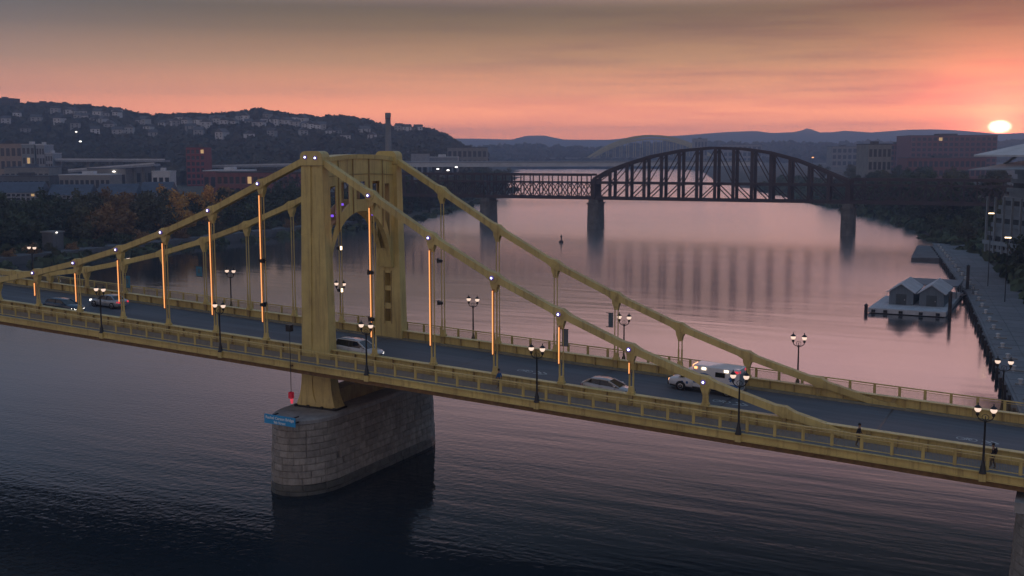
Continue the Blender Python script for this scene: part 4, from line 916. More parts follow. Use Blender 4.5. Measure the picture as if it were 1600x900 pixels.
# ================================================================== RIGHT BANK: wharf, dock, stadium
def wx(y): return interp(y, RR)
wf = MB(); yy = list(range(20, 292, 8))
for y0, y1 in zip(yy, yy[1:]):
    wf.hexa([(wx(y0)-.6, y0, -15), (wx(y0)+10.5, y0, -15), (wx(y1)+10.5, y1, -15), (wx(y1)-.6, y1, -15), (wx(y0)-.6, y0, -11.1), (wx(y0)+10.5, y0, -11.0), (wx(y1)+10.5, y1, -11.0), (wx(y1)-.6, y1, -11.1)])
wharf = struct(wf.build('wharf', 'wharf'))
sl_ = []
for i, y in enumerate(np.arange(34, 288, 4.6)):       # concrete deck slabs with open joints
    y0, y1 = y+.12, y+4.5; a, b_ = wx(y0), wx(y1)
    for j in range(3):
        f0, f1 = -.3+j*3.5+.06, -.3+(j+1)*3.5-.06; o = MB().hexa([(a+f0, y0, -11.06), (a+f1, y0, -11.05), (b_+f1, y1, -11.05), (b_+f0, y1, -11.06), (a+f0, y0, -10.985+.006*j), (a+f1, y0, -10.98+.006*j), (b_+f1, y1, -10.98+.006*j), (b_+f0, y1, -10.985+.006*j)]).build('slab', 'wharf', wharf)
for i, y in enumerate(np.arange(40, 286, 9.2)):
    t_ = thing('mooring_bollard', 'pale mooring bollard on the river edge of the wharf', 'bollard', (wx(y)+.9, y, -10.98), 'bollards along the wharf edge')
    MB().lathe((wx(y)+.9, y, -10.98), [(.34, 0), (.26, .12), (.22, .5), (.34, .62), (.34, .75), (.1, .82)], 10).build('post', 'roof_white', t_)
    MB().b(wx(y)+.3, wx(y)+2.2, y-.28, y+.28, -10.97, -10.80).build('footing', 'concrete', t_)
for i, y in enumerate(np.arange(30, 290, 6.1)):
    t_ = thing('fender_pile', 'dark timber fender pile along the wharf wall', 'pile', (wx(y)-.9, y, WATER-2), 'fender piles of the wharf')
    MB().tube((wx(y)-.95, y, WATER-2), (wx(y)-.95, y, -11.15+random.uniform(-.3, .2)), .24, .2, n=8).build('pile', 'wood_pile', t_)
    MB().b(wx(y)-1.2, wx(y)-.58, y-.14, y+.14, -11.9, -11.6).build('bracket', 'wood_pile', t_)
# stepped far end of the wharf with a ramp
rp = thing('wharf_landing', 'flat grey landing at the far end of the wharf', 'landing', (22, 270, -11.5))
MB().hexa([(21, 246, -14), (34, 246, -14), (30, 290, -14), (17, 290, -14), (21, 246, -11.7), (34, 246, -11.3), (30, 290, -11.3), (17, 290, -11.7)]).build('platform', 'concrete_dark', rp)
# floating dock with two gabled sheds
dk = thing('floating_dock', 'pale floating dock with railings and a dark waterline off the wharf', 'dock', (33, 150, WATER))
MB().b(28.0, 41.2, 136.5, 156, WATER-.6, WATER+.15).build('float', 'dock_dark', dk)
MB().b(31.0, 41.2, 156, 169, WATER-.6, WATER+.15).build('float', 'dock_dark', dk)
dd_ = MB().b(27.6, 41.6, 136, 156.4, WATER+.153, WATER+.95).build('deck', 'dock', dk)
MB().b(30.6, 41.6, 156.404, 169.4, WATER+.153, WATER+.95).build('deck', 'dock', dk)
for i in range(14): MB().b(27.65+i, 28.6+i-.02, 136.05, 156.35, WATER+.953, WATER+1.0).build('plank', 'dock', dd_)
for x in (28.6, 30.8, 33.6, 37.2, 40.2): MB().b(x-.35, x+.35, 135.75, 135.99, WATER+.25, WATER+.75).build('fender', 'rubber', dk)
rl_ = MB()
for x in np.arange(27.8, 30.6, .9): rl_.tube((x, 156.2, WATER+1), (x, 156.2, WATER+2), .04, n=5)
rl_.tube((27.8, 156.2, WATER+2), (30.4, 156.2, WATER+2), .04, n=5); rl_.build('railing', 'roof_white', dk)
for cx, lb in ((32.6, 'left gabled shed on the floating dock'), (38.2, 'right gabled shed on the floating dock, nearer the wharf')):
    z0 = WATER+1.004; t_ = thing('boat_shed', lb, 'shed', (cx, 146, z0), 'gabled sheds on the dock')
    MB().prism([(cx-2.25, z0), (cx+2.25, z0), (cx+2.25, z0+2.5), (cx, z0+4.0), (cx-2.25, z0+2.5)], 'y', 143.2, 155.5).build('wall', 'shed', t_)
    for sg in (-1, 1):
        MB().hexa([(cx+sg*2.65, 142.6, z0+2.32), (cx, 142.6, z0+4.08), (cx, 156, z0+4.08), (cx+sg*2.65, 156, z0+2.32), (cx+sg*2.65, 142.6, z0+2.50), (cx, 142.6, z0+4.28), (cx, 156, z0+4.28), (cx+sg*2.65, 156, z0+2.50)]).build('roof_slope', 'dock', t_)
    dr = MB().b(cx-.95, cx+.95, 143.1, 143.19, z0+.02, z0+2.1).build('door', 'stand_dark', t_)
    MB().b(cx+.6, cx+.75, 143.02, 143.095, z0+.9, z0+1.1).build('handle', 'rim', dr)
pav = thing('dock_canopy', 'flat-roofed blue-grey canopy behind the dock sheds', 'canopy', (36, 162, WATER+1))
MB().b(30.7, 41.6, 157, 169, WATER+3.4, WATER+3.65).build('roof', 'shed', pav)
for x in (31, 36, 41.3):
    for y in (157.4, 168.6): MB().b(x-.12, x+.12, y-.12, y+.12, WATER+.953, WATER+3.398).build('post', 'stand_steel', pav)
for i, (x, y, h, lb) in enumerate(((42.2, 136.6, 4.6, 'tall dark mooring pile at the right corner of the dock'), (27.2, 136.2, 1.4, 'short mooring pile at the left corner of the dock'), (42.3, 170, 6.5, 'tall dark mooring pile behind the dock canopy'))):
    t_ = thing('mooring_pile', lb, 'pile', (x, y, WATER)); MB().tube((x, y, WATER-2), (x, y, WATER+h), .36, .32, n=10).build('pile', 'wood_pile', t_); MB().lathe((x, y, WATER+h), [(.4, 0), (.4, .12), (.03, .4)], 10).build('cap', 'dock_dark', t_)
gw = thing('gangway', 'dark gangway joining the dock to the wharf', 'gangway', (44, 163, WATER+1))
MB().hexa([(41.6, 161.2, WATER+.96), (wx(163)+1, 161.2, -10.98), (wx(163)+1, 165, -10.98), (41.6, 165, WATER+.96), (41.6, 161.2, WATER+1.1), (wx(163)+1, 161.2, -10.8), (wx(163)+1, 165, -10.8), (41.6, 165, WATER+1.1)]).build('deck', 'dock_dark', gw)
for y in (161.25, 164.95): MB().bar((41.7, y, WATER+2.2), (wx(163)+.6, y, -9.7), .08, .08).bar((41.7, y, WATER+1.0), (41.7, y, WATER+2.2), .08, .08, up=(1, 0, 0)).bar((wx(163)+.6, y, -10.9), (wx(163)+.6, y, -9.7), .08, .08, up=(1, 0, 0)).build('handrail', 'dock_dark', gw)
by = at_z(877, 379, WATER); t_ = thing('buoy', 'small dark buoy floating in midstream', 'buoy', (by.x, by.y, WATER))
MB().lathe((by.x, by.y, WATER), [(.3, -.4), (.75, 0), (.7, .5), (.25, .8), (.2, 1.9), (.45, 2.0), (.05, 2.5)], 10).build('float', 'wood_pile', t_); MB().lathe((by.x, by.y, WATER+2.5), [(.12, 0), (.12, .3)], 8).build('lantern', 'trim', t_)
# stadium at the right edge: raked stand, facade, roof canopy
st = thing('stadium', 'grey stadium stand with a white roof canopy at the right edge', 'stadium', (118, 205, -5))
def sp(px, D): p = at_d(px, 237, D); return p
E1, E2 = sp(1546, 262), sp(1760, 215)
ux = (E2-E1); ux.z = 0; ux.normalize(); uy = Vector((-ux.y, ux.x, 0))
def sq(a, b_, z): p = E1+ux*a+uy*b_; return (p.x, p.y, z)
def sbox(a0, a1, b0, b1, z0, z1): return [sq(a0, b0, z0), sq(a1, b0, z0), sq(a1, b1, z0), sq(a0, b1, z0), sq(a0, b0, z1), sq(a1, b0, z1), sq(a1, b1, z1), sq(a0, b1, z1)]
for i in range(10):     # storeys of the outside, stepping back
    z0 = -5.2+i*2.05; MB().hexa(sbox(.0+i*.28, 55, i*.75, 34, z0, z0+2.04)).build('tier', 'stand_dark' if i % 2 else 'stand_steel', st)
    bal = MB().hexa(sbox(-.35+i*.28, 55, i*.75-.5, i*.75-.25, z0+1.5, z0+2.45)); bal.build('balustrade', 'stand_steel', st)
for a in np.arange(.6, 55, 3.4): MB().hexa(sbox(a, a+.45, -.55, -.1, -5.5, 7.5)).build('column', 'stand_steel', st)
for i in range(14):
    MB().hexa(sbox(2+i*3.4+.6, 2+i*3.4+2.7, -.06, -.01, -4.6, -2.2)).build('opening', 'glass', st)
MB().hexa([sq(-1.5, -3, 16.8), sq(56, -3, 16.8), sq(56, 18, 21.4), sq(2.5, 18, 21.4), sq(-1.5, -3, 17.2), sq(56, -3, 17.2), sq(56, 18, 22.0), sq(2.5, 18, 22.0)]).build('roof_canopy', 'roof_white', st)
MB().hexa([sq(1.5, -6, 13.6), sq(56, -6, 14.6), sq(56, 6, 17.0), sq(4, 6, 15.6), sq(1.5, -6, 13.8), sq(56, -6, 14.8), sq(56, 6, 17.2), sq(4, 6, 15.8)]).build('lower_canopy', 'stand_steel', st)
for a in (3, 12, 21, 30): MB().bar(sq(a, 2, 15), sq(a+1, 8, 19.2), .5, .5).build('strut', 'stand_steel', st)
for px, py, D, lb in ((1549, 334, 240, 'warm double lamp by the foot of the stadium'), (1575, 372, 215, 'warm lamp among the trees below the stadium')):
    p = at_d(px, py, D); zb = terrain(p.x, p.y); t_ = thing('path_lamp', lb, 'lamp', (p.x, p.y, zb))
    MB().tube((p.x, p.y, zb), (p.x, p.y, p.z), .1, .07, n=6).build('pole', 'iron', t_); MB().b(p.x-.55, p.x+.55, p.y-.2, p.y+.2, p.z, p.z+.18).build('head', 'flood', t_)
# left bank: slope road, and a block added in place of a pale glow
p = at_d(83, 381, 330); t_ = thing('glow_block', 'concrete block added for a pale glow on the left bank slope', 'glow block', (p.x, p.y, WATER))
MB().b(p.x-2.2, p.x+2.2, p.y-2, p.y+2, WATER-1, p.z+3.4).build('wall', 'concrete_dark', t_); MB().b(p.x-2.5, p.x+2.5, p.y-2.3, p.y+2.3, p.z+3.404, p.z+3.8).build('roof', 'concrete', t_)
MB().b(p.x-.6, p.x+.6, p.y-2.06, p.y-2.004, p.z-2, p.z+.4).build('door', 'stand_dark', t_)
p = at_d(87, 364, 328); t_ = thing('path_lamp', 'lit lamp over the added concrete block on the left bank', 'lamp', (p.x, p.y, terrain(p.x, p.y)))
MB().tube((p.x, p.y, terrain(p.x, p.y)), (p.x, p.y, p.z), .1, .07, n=6).build('pole', 'iron', t_); MB().b(p.x-.5, p.x+.5, p.y-.25, p.y+.25, p.z, p.z+.3).build('head', 'headlight', t_)
rd = MB(); ys3 = list(range(-60, 330, 12))
for y0, y1 in zip(ys3, ys3[1:]):
    za, zb = -11.0+.004*y0, -11.0+.004*y1; rd.hexa([(-206, y0, -14), (-200.5, y0, -14), (-200.5, y1, -14), (-206, y1, -14), (-206, y0, za+.1), (-200.5, y0, za), (-200.5, y1, zb), (-206, y1, zb+.1)])
struct(rd.build('bank_road', 'concrete_dark'))
# undergrowth that clothes both banks
pts = []
for _ in range(1500):
    y = rng.uniform(-40, 760); x = interp(y, RL)-18-44*rng.uniform(0, 1); pts.append((x, y, terrain(x, y)+.4))
for _ in range(260):
    y = rng.uniform(-40, 760); x = interp(y, RL)-rng.uniform(3, 9); pts.append((x, y, terrain(x, y)+.2))
ug = link('undergrowth', crowns('undergrowth', pts, 'leaf_green', 1.2, 3.2, 34)); tag(ug, 'dark undergrowth covering the left bank', 'undergrowth', kind='stuff')
pts = []
for _ in range(900):
    y = rng.uniform(262, 820); x = interp(y, RR)+3+42*rng.uniform(0, 1)**.8; pts.append((x, y, terrain(x, y)+.5))
for _ in range(620):
    y = rng.uniform(30, 280); x = interp(y, RR)+11.5+24*rng.uniform(0, 1); pts.append((x, y, terrain(x, y)+.3))
ug = link('undergrowth', crowns('undergrowth', pts, 'leaf_green', 1.3, 3.4, 34)); tag(ug, 'dark undergrowth covering the right bank', 'undergrowth', kind='stuff')
# ================================================================== STREET LAMPS ON THE BRIDGE
lamp0 = thing('street_lamp', '', 'street lamp', (0, 0, 0))
def lp(mb, n, m, par=None): o = mb.build(n, m); o.parent = par or lamp0; return o
lp(MB().b(-.22, .22, -.16, .16, -.55, .0), 'bracket', 'paint')
lp(MB().lathe((0, 0, 0), [(.26, .0), (.26, .10), (.20, .16), (.17, .5), (.13, .58), (.11, .75), (.085, .85), (.070, 2.6), (.060, 3.55), (.10, 3.58), (.10, 3.66), (.05, 3.72)], 12), 'post', 'iron')
arm = MB(); n_ = 10; pts = [(.5*math.sin(-math.pi/2+math.pi*i/n_), 0, 3.98-.34*math.cos(-math.pi/2+math.pi*i/n_)) for i in range(n_+1)]
arm.path(pts, .042, n=6); arm.tube((0, 0, 3.6), (0, 0, 3.98), .03, n=6)
arm.path([(.22*math.cos(2*math.pi*i/8), 0, 3.90+.20*math.sin(2*math.pi*i/8)) for i in range(9)], .022, n=5)
lp(arm, 'arms', 'iron')
for sx_ in (-.5, .5):
    hd = lp(MB().lathe((sx_, 0, 0), [(.05, 3.96), (.10, 4.02), (.13, 4.10), (.09, 4.16), (.12, 4.24)], 10), 'lantern_holder', 'iron')
    lp(MB().lathe((sx_, 0, 0), [(.11, 4.24), (.20, 4.34), (.225, 4.44), (.20, 4.53)], 12), 'globe', 'globe', hd)
    lp(MB().lathe((sx_, 0, 0), [(.24, 4.53), (.21, 4.60), (.10, 4.70), (.035, 4.74), (.045, 4.82), (.01, 4.90)], 12), 'cap', 'iron', hd)
LX = [(-57.3, 'leftmost of the lamps'), (-40.9, 'second lamp from the left'), (-24.4, 'third lamp from the left'), (-8.9, 'last lamp left of the tower'), (7.75, 'first lamp right of the tower'), (24.4, 'second lamp right of the tower'), (41.15, 'third lamp right of the tower'), (58.1, 'fourth lamp right of the tower')]
first = True
for i, (x, w) in enumerate(LX):
    for Y, side in ((-3.50, 'near walkway'), (WB+3.50, 'far walkway')):
        if i == 0 and Y < 0: continue
        if Y < 0: w2 = {1: 'at the left edge, leftmost of its row'}.get(i, w)
        else: w2 = w
        lb = 'black twin-globe street lamp on the %s, %s' % (side, w2)
        loc = (x, Y, g(x)-1.0)
        if first: lamp0.location = loc; lamp0['label'] = lb; lamp0['group'] = 'lamps on the bridge'; first = False
        else: copy_tree(lamp0, loc, label=lb)
# ================================================================== SMALL FITTINGS ON THE BRIDGE
def floodlight(x, y, z, face, lit, lb):
    t_ = thing('floodlight', lb, 'floodlight', (x, y, z), 'floodlights on the hangers')
    def c(mb, n, m): o = mb.build(n, m); o.parent = t_; return o
    c(MB().b(-.05, .05, -.05, .35, -.05, .05), 'bracket', 'iron')
    h_ = c(MB().hexa([(face*-.30, -.34, -.16), (face*.16, -.34, -.22), (face*.16, .02, -.22), (face*-.30, .02, -.16), (face*-.30, -.34, .10), (face*.16, -.34, .22), (face*.16, .02, .22), (face*-.30, .02, .10)]), 'housing', 'iron')
    c(MB().hexa([(face*.163, -.30, -.20), (face*.20, -.30, -.20), (face*.20, -.02, -.20), (face*.163, -.02, -.20), (face*.163, -.30, .20), (face*.20, -.30, .20), (face*.20, -.02, .20), (face*.163, -.02, .20)]), 'lens', 'flood' if lit else 'glass')
    c(MB().hexa([(face*.14, -.37, .225), (face*.36, -.37, .20), (face*.36, .05, .20), (face*.14, .05, .225), (face*.14, -.37, .25), (face*.36, -.37, .225), (face*.36, .05, .225), (face*.14, .05, .25)]), 'visor', 'iron')
    return t_
floodlight(6.25, -.38, 7.4, -1, False, 'upper dark floodlight on the near hanger just right of the tower')
floodlight(6.25, -.38, 3.15, -1, False, 'lower dark floodlight on the near hanger just right of the tower')
floodlight(-6.0, -.38, 7.95, 1, False, 'upper dark floodlight on the near hanger just left of the tower')
floodlight(-6.0, -.38, 3.75, 1, False, 'lower dark floodlight on the near hanger just left of the tower')
floodlight(6.1, WB-.30, 7.35, -1, False, 'upper dark floodlight on the far hanger right of the tower')
floodlight(6.1, WB-.30, 3.1, -1, False, 'lower dark floodlight on the far hanger right of the tower')
floodlight(-6.0, WB-.30, 8.2, 1, True, 'upper lit floodlight on the far hanger seen through the tower arch')
floodlight(-6.0, WB-.30, 3.75, 1, True, 'lower lit floodlight on the far hanger seen through the tower arch')
for x, y, z, tgt, en in ((-5.6, WB-.5, 8.3, (0, 11.0, 14.5), 120), (5.6, -.6, 7.6, (.8, 3, 15), 130), (5.6, WB-.6, 7.5, (.8, 9.5, 15), 130)):
    sp_ = bpy.data.lights.new('flood_beam', 'SPOT'); sp_.energy = en; sp_.color = (1, .52, .20); sp_.spot_size = RAD(70); sp_.spot_blend = .7; sp_.shadow_soft_size = .15
    so_ = bpy.data.objects.new('flood_beam', sp_); C.objects.link(so_); so_.location = (x, y, z); so_.rotation_euler = (Vector(tgt)-Vector((x, y, z))).to_track_quat('-Z', 'Y').to_euler()
def hang_sign(x, y, z, w, h, m, lb, frame=False):
    t_ = thing('hanger_banner', lb, 'banner', (x, y, z), 'banners on the hangers')
    def c(mb, n, mm): o = mb.build(n, mm); o.parent = t_; return o
    c(MB().b(0.0, w, -.03, .03, 0, h), 'panel', m); c(MB().b(-.24, w+.03, -.025, .025, h+.003, h+.06).b(-.24, w+.03, -.025, .025, -.06, -.003), 'arm', 'iron')
    if frame: c(MB().b(w*.3, w*.7, -.045, -.033, h*.35, h*.75), 'emblem', 'banner_grey')
hang_sign(25.05, .0, 2.1, .55, 1.35, 'banner_grey', 'grey banner beside the near hanger left of the grey car')
hang_sign(24.2, WB, 1.9, .45, 1.25, 'banner_grey', 'small grey banner on the far hanger by the far lamp')
hang_sign(-26.3, WB, 4.2, .85, 1.1, 'banner', 'teal banner on a far hanger, nearer the tower of two', True)
hang_sign(-37.4, WB, 2.3, .75, 1.4, 'banner', 'teal banner on a far hanger at left above the silver sedan', True)
# navigation marker hung from the outer edge of the walkway
t_ = thing('navigation_marker', 'thin pole with a black box above and red lantern below the walkway', 'marker', (-.45, -3.52, g(-.45)-1))
MB().tube((-.45, -3.75, -3.6), (-.45, -3.75, 2.5), .030, n=6).build('pole', 'iron', t_); MB().b(-.72, -.18, -3.98, -3.55, 2.02, 2.62).build('control_box', 'iron', t_)
MB().b(-.55, -.35, -3.72, -3.47, -1.25, -1.10).build('clamp', 'rust', t_)
MB().b(-.65, -.27, -3.93, -3.57, -4.20, -3.62).build('lantern_box', 'red', t_); MB().lathe((-.40, -3.75, -4.70), [(.04, 0), (.11, .05), (.12, .26), (.15, .36), (.10, .48)], 10).build('lantern', 'redlamp', t_)
# name sign on the nose of the pier
t_ = thing('name_sign', 'blue sign with white lettering on the nose of the stone pier', 'sign', (.35, -6.45, -5.6)); t_.rotation_euler = (0, RAD(1.2), 0)
o = MB().b(-1.72, 1.72, -.04, .04, -.42, .42).build('panel', 'sign_blue'); o.parent = t_
o = MB().b(-1.2, -1.1, .04, 1.2, -.3, -.2).b(1.1, 1.2, .04, 1.2, -.3, -.2).b(-1.2, -1.1, .04, 1.2, .2, .3).b(1.1, 1.2, .04, 1.2, .2, .3).build('bracket', 'iron'); o.parent = t_
for txt, sz, z in (('Rachel Carson Bridge', .36, .04), ('9th Street', .32, -.34)):
    cu = bpy.data.curves.new('lettering', 'FONT'); cu.body = txt; cu.size = sz; cu.align_x = 'CENTER'; cu.extrude = .004; cu.offset = .008
    tmp = bpy.data.objects.new('tmp', cu); C.objects.link(tmp); me = tmp.to_mesh().copy(); bpy.data.objects.remove(tmp)
    me.materials.clear(); me.materials.append(MATS['sign_white']); o = link('lettering', me); o.rotation_euler = (math.pi/2, 0, 0); o.location = (0, -.05, z); o.parent = t_
# ================================================================== VEHICLES
SL = math.atan(.0452)
def place(t_, x, y, fwd): t_.location = (x, y, g(x)-.948); t_.rotation_euler = (0, SL if fwd > 0 else -SL, 0 if fwd > 0 else math.pi)
def wheel(t_, x, y, r):
    s_ = -1 if y < 0 else 1
    w_ = MB().lathe((x, y, r), [(r*.70, -.11), (r*.97, -.10), (r, -.05), (r, .05), (r*.97, .10), (r*.70, .11)], 20, axis='y').build('tyre', 'rubber'); w_.parent = t_
    rm_ = MB().lathe((x, y+s_*.085, r), [(r*.12, -.03), (r*.66, -.025), (r*.70, .0), (r*.64, .03), (r*.3, .02), (r*.12, .03)], 16, axis='y').build('rim', 'rim'); rm_.parent = w_
def rr(x, hw, z0, z1, c=.12):
    return [(x, -hw+c*.6, z0), (x, hw-c*.6, z0), (x, hw, z0+c), (x, hw+.0, z0+(z1-z0)*.55), (x, hw-.06, z1-c*.5), (x, hw-.16, z1), (x, -hw+.16, z1), (x, -hw+.06, z1-c*.5), (x, -hw, z0+(z1-z0)*.55), (x, -hw, z0+c)]
def car(label, paint, L_, hw, st, gh, wr, wb, lights, tail='tail_off', rack=False):
    """st: stations (x, hw factor, z0, z1); gh: belt x0,x1, roof x0,x1, belt z, roof z"""
    t_ = thing('car', label, 'car', (0, 0, 0), 'cars on the bridge')
    def c(mb, n, m, par=None, **k): o = mb.build(n, m, **k); o.parent = par or t_; return o
    body = c(MB().loft([rr(x, hw*f, z0, z1) for x, f, z0, z1 in st]), 'body', paint)
    bx0, bx1, rx0, rx1, bz, rz_ = gh; bw, rw = hw-.13, hw-.30
    c(MB().hexa([(bx0, -bw, bz), (bx1, -bw, bz), (bx1, bw, bz), (bx0, bw, bz), (rx0, -rw, rz_-.04), (rx1, -rw, rz_-.04), (rx1, rw, rz_-.04), (rx0, rw, rz_-.04)]), 'windows', 'glass')
    c(MB().loft([[(x, -w, z), (x, w, z), (x, w-.05, z+h_), (x, -w+.05, z+h_)] for x, w, z, h_ in ((rx0-.06, rw-.02, rz_-.08, .05), (rx0+.25, rw+.05, rz_-.05, .07), ((rx0+rx1)/2, rw+.05, rz_-.045, .085), (rx1-.25, rw+.05, rz_-.05, .07), (rx1+.08, rw-.02, rz_-.09, .05))]), 'roof', paint)
    for sy in (-1, 1):
        for (xa, za), (xb, zb) in (((bx1+.01, bz), (rx1+.04, rz_-.06)), ((bx0-.01, bz), (rx0-.04, rz_-.06))):
            c(MB().bar((xa, sy*(bw-.0), za), (xb, sy*(rw+.02), zb), .09, .10), 'pillar', paint)
        xm = (bx0+bx1)/2-.1; c(MB().bar((xm, sy*(bw+.006), bz), (xm-.05, sy*(rw+.03), rz_-.06), .09, .05), 'pillar', 'trim')
        c(MB().loft([[(bx1-.38, sy*(hw-.02), bz+.02), (bx1-.38, sy*(hw+.20), bz+.03), (bx1-.38, sy*(hw+.20), bz+.18), (bx1-.38, sy*(hw-.02), bz+.15)], [(bx1-.20, sy*(hw-.02), bz+.04), (bx1-.24, sy*(hw+.17), bz+.05), (bx1-.24, sy*(hw+.17), bz+.15), (bx1-.20, sy*(hw-.02), bz+.13)]], smooth=False), 'mirror', paint)
        for xd in (xm, bx0+.15, bx1-.3): c(MB().b(xd-.008, xd+.008, min(sy*hw, sy*(hw+.006)), max(sy*hw, sy*(hw+.006)), .38, bz-.1), 'door_seam', 'trim')
        c(MB().b(xm+.06, xm+.24, min(sy*hw, sy*(hw+.03)), max(sy*hw, sy*(hw+.03)), bz-.14, bz-.10), 'door_handle', 'rim')
        for x in (-wb/2, wb/2):
            ac = MB(); ac.lathe((x, sy*(hw-.075), wr), [(wr*.6, -.10), (wr*1.14, -.08), (wr*1.14, .088)], 18, axis='y'); c(ac, 'wheel_arch', 'trim')
            wheel(t_, x, sy*(hw-.06), wr)
        fx = st[-1][0]; c(MB().hexa([(fx-.32, sy*hw*.60, .60), (fx+.012, sy*hw*.50, .60), (fx+.012, sy*hw*.74, .60), (fx-.30, sy*hw*.93, .60), (fx-.36, sy*hw*.60, .76), (fx-.04, sy*hw*.50, .74), (fx-.06, sy*hw*.74, .74), (fx-.34, sy*hw*.93, .77)]), 'headlight', lights)
        bx = st[0][0]; c(MB().hexa([(bx-.012, sy*hw*.55, .72), (bx+.22, sy*hw*.62, .72), (bx+.22, sy*hw*.95, .72), (bx-.012, sy*hw*.82, .72), (bx+.0, sy*hw*.55, .90), (bx+.22, sy*hw*.62, .90), (bx+.22, sy*hw*.93, .90), (bx+.02, sy*hw*.82, .90)]), 'taillight', tail)
        if rack: c(MB().tube((rx0+.2, sy*(rw-.02), rz_+.09), (rx1-.3, sy*(rw-.02), rz_+.09), .025, n=6), 'roof_rail', 'trim')
    fx = st[-1][0]; c(MB().b(fx-.06, fx+.02, -hw*.45, hw*.45, .42, .58), 'grille', 'trim'); c(MB().b(st[0][0]-.02, st[0][0]+.05, -.26, .26, .52, .64), 'number_plate', 'roof_white')
    return t_
SED = [(-2.32, .80, .42, .82), (-2.22, .93, .30, .98), (-1.7, .99, .26, 1.02), (-.9, 1.0, .24, .96), (.6, 1.0, .24, .93), (1.2, .99, .25, .90), (1.8, .96, .26, .80), (2.18, .90, .28, .70), (2.34, .72, .36, .60)]
SUV = [(-2.38, .84, .46, 1.02), (-2.30, .95, .34, 1.12), (-1.7, .99, .30, 1.14), (-.6, 1.0, .28, 1.10), (.7, 1.0, .28, 1.08), (1.15, .99, .28, 1.05), (1.75, .97, .30, .98), (2.2, .92, .32, .88), (2.38, .76, .40, .72)]
c1 = car('white sport utility car beside the tower with its headlights on', 'car_white', 4.8, .95, SUV, (-2.26, 1.30, -2.00, .30, 1.06, 1.70), .36, 2.8, 'headlight', rack=True); place(c1, 3.0, 2.1, 1)
c2 = car('dark blue car with lit headlights at the left end of the bridge', 'car_dark', 4.6, .90, SUV, (-2.10, 1.20, -1.70, .25, 1.02, 1.48), .34, 2.7, 'headlight'); place(c2, -36.3, 2.3, 1)
c3 = car('silver sedan with red taillights in the far lane at left', 'car_silver', 4.7, .91, SED, (-1.75, 1.15, -1.05, .30, .94, 1.42), .33, 2.75, 'headlight', 'tail'); place(c3, -35.5, 7.9, -1)
c4 = car('pale grey hatchback in the near lane, mid right', 'car_grey', 4.4, .90, [(x*.95, f, a, b_+.04) for x, f, a, b_ in SED], (-1.95, 1.22, -1.35, .20, .96, 1.42), .33, 2.6, 'glass'); place(c4, 28.35, 2.05, 1)
# ambulance: van cab with a tall box body
am = thing('ambulance', 'white ambulance with blue markings and lit warning lights', 'ambulance', (0, 0, 0))
def ac_(mb, n, m, par=None, **k): o = mb.build(n, m, **k); o.parent = par or am; return o
def ring4(x, hw, z0, z1, c=.08): return [(x, -hw+c, z0), (x, hw-c, z0), (x, hw, z0+c), (x, hw, z1-c), (x, hw-c, z1), (x, -hw+c, z1), (x, -hw, z1-c), (x, -hw, z0+c)]
ac_(MB().loft([ring4(x, w, a, b_) for x, w, a, b_ in ((1.15, 1.0, .42, 1.30), (1.9, 1.0, .42, 1.28), (2.5, .98, .42, 1.20), (3.1, .94, .44, 1.10), (3.42, .86, .46, 1.02), (3.5, .74, .52, .92))]), 'cab', 'amb_white')
ac_(MB().hexa([(1.12, -.93, 1.27), (2.46, -.93, 1.22), (2.46, .93, 1.22), (1.12, .93, 1.27), (1.12, -.82, 2.02), (1.72, -.80, 2.00), (1.72, .80, 2.00), (1.12, .82, 2.02)]), 'cab_windows', 'glass')
ac_(MB().loft([[(x, -w, z), (x, w, z), (x, w-.08, z+.10), (x, -w+.08, z+.10)] for x, w, z in ((1.10, .86, 1.99), (1.5, .86, 2.0), (1.82, .80, 1.96))]), 'cab_roof', 'amb_white')
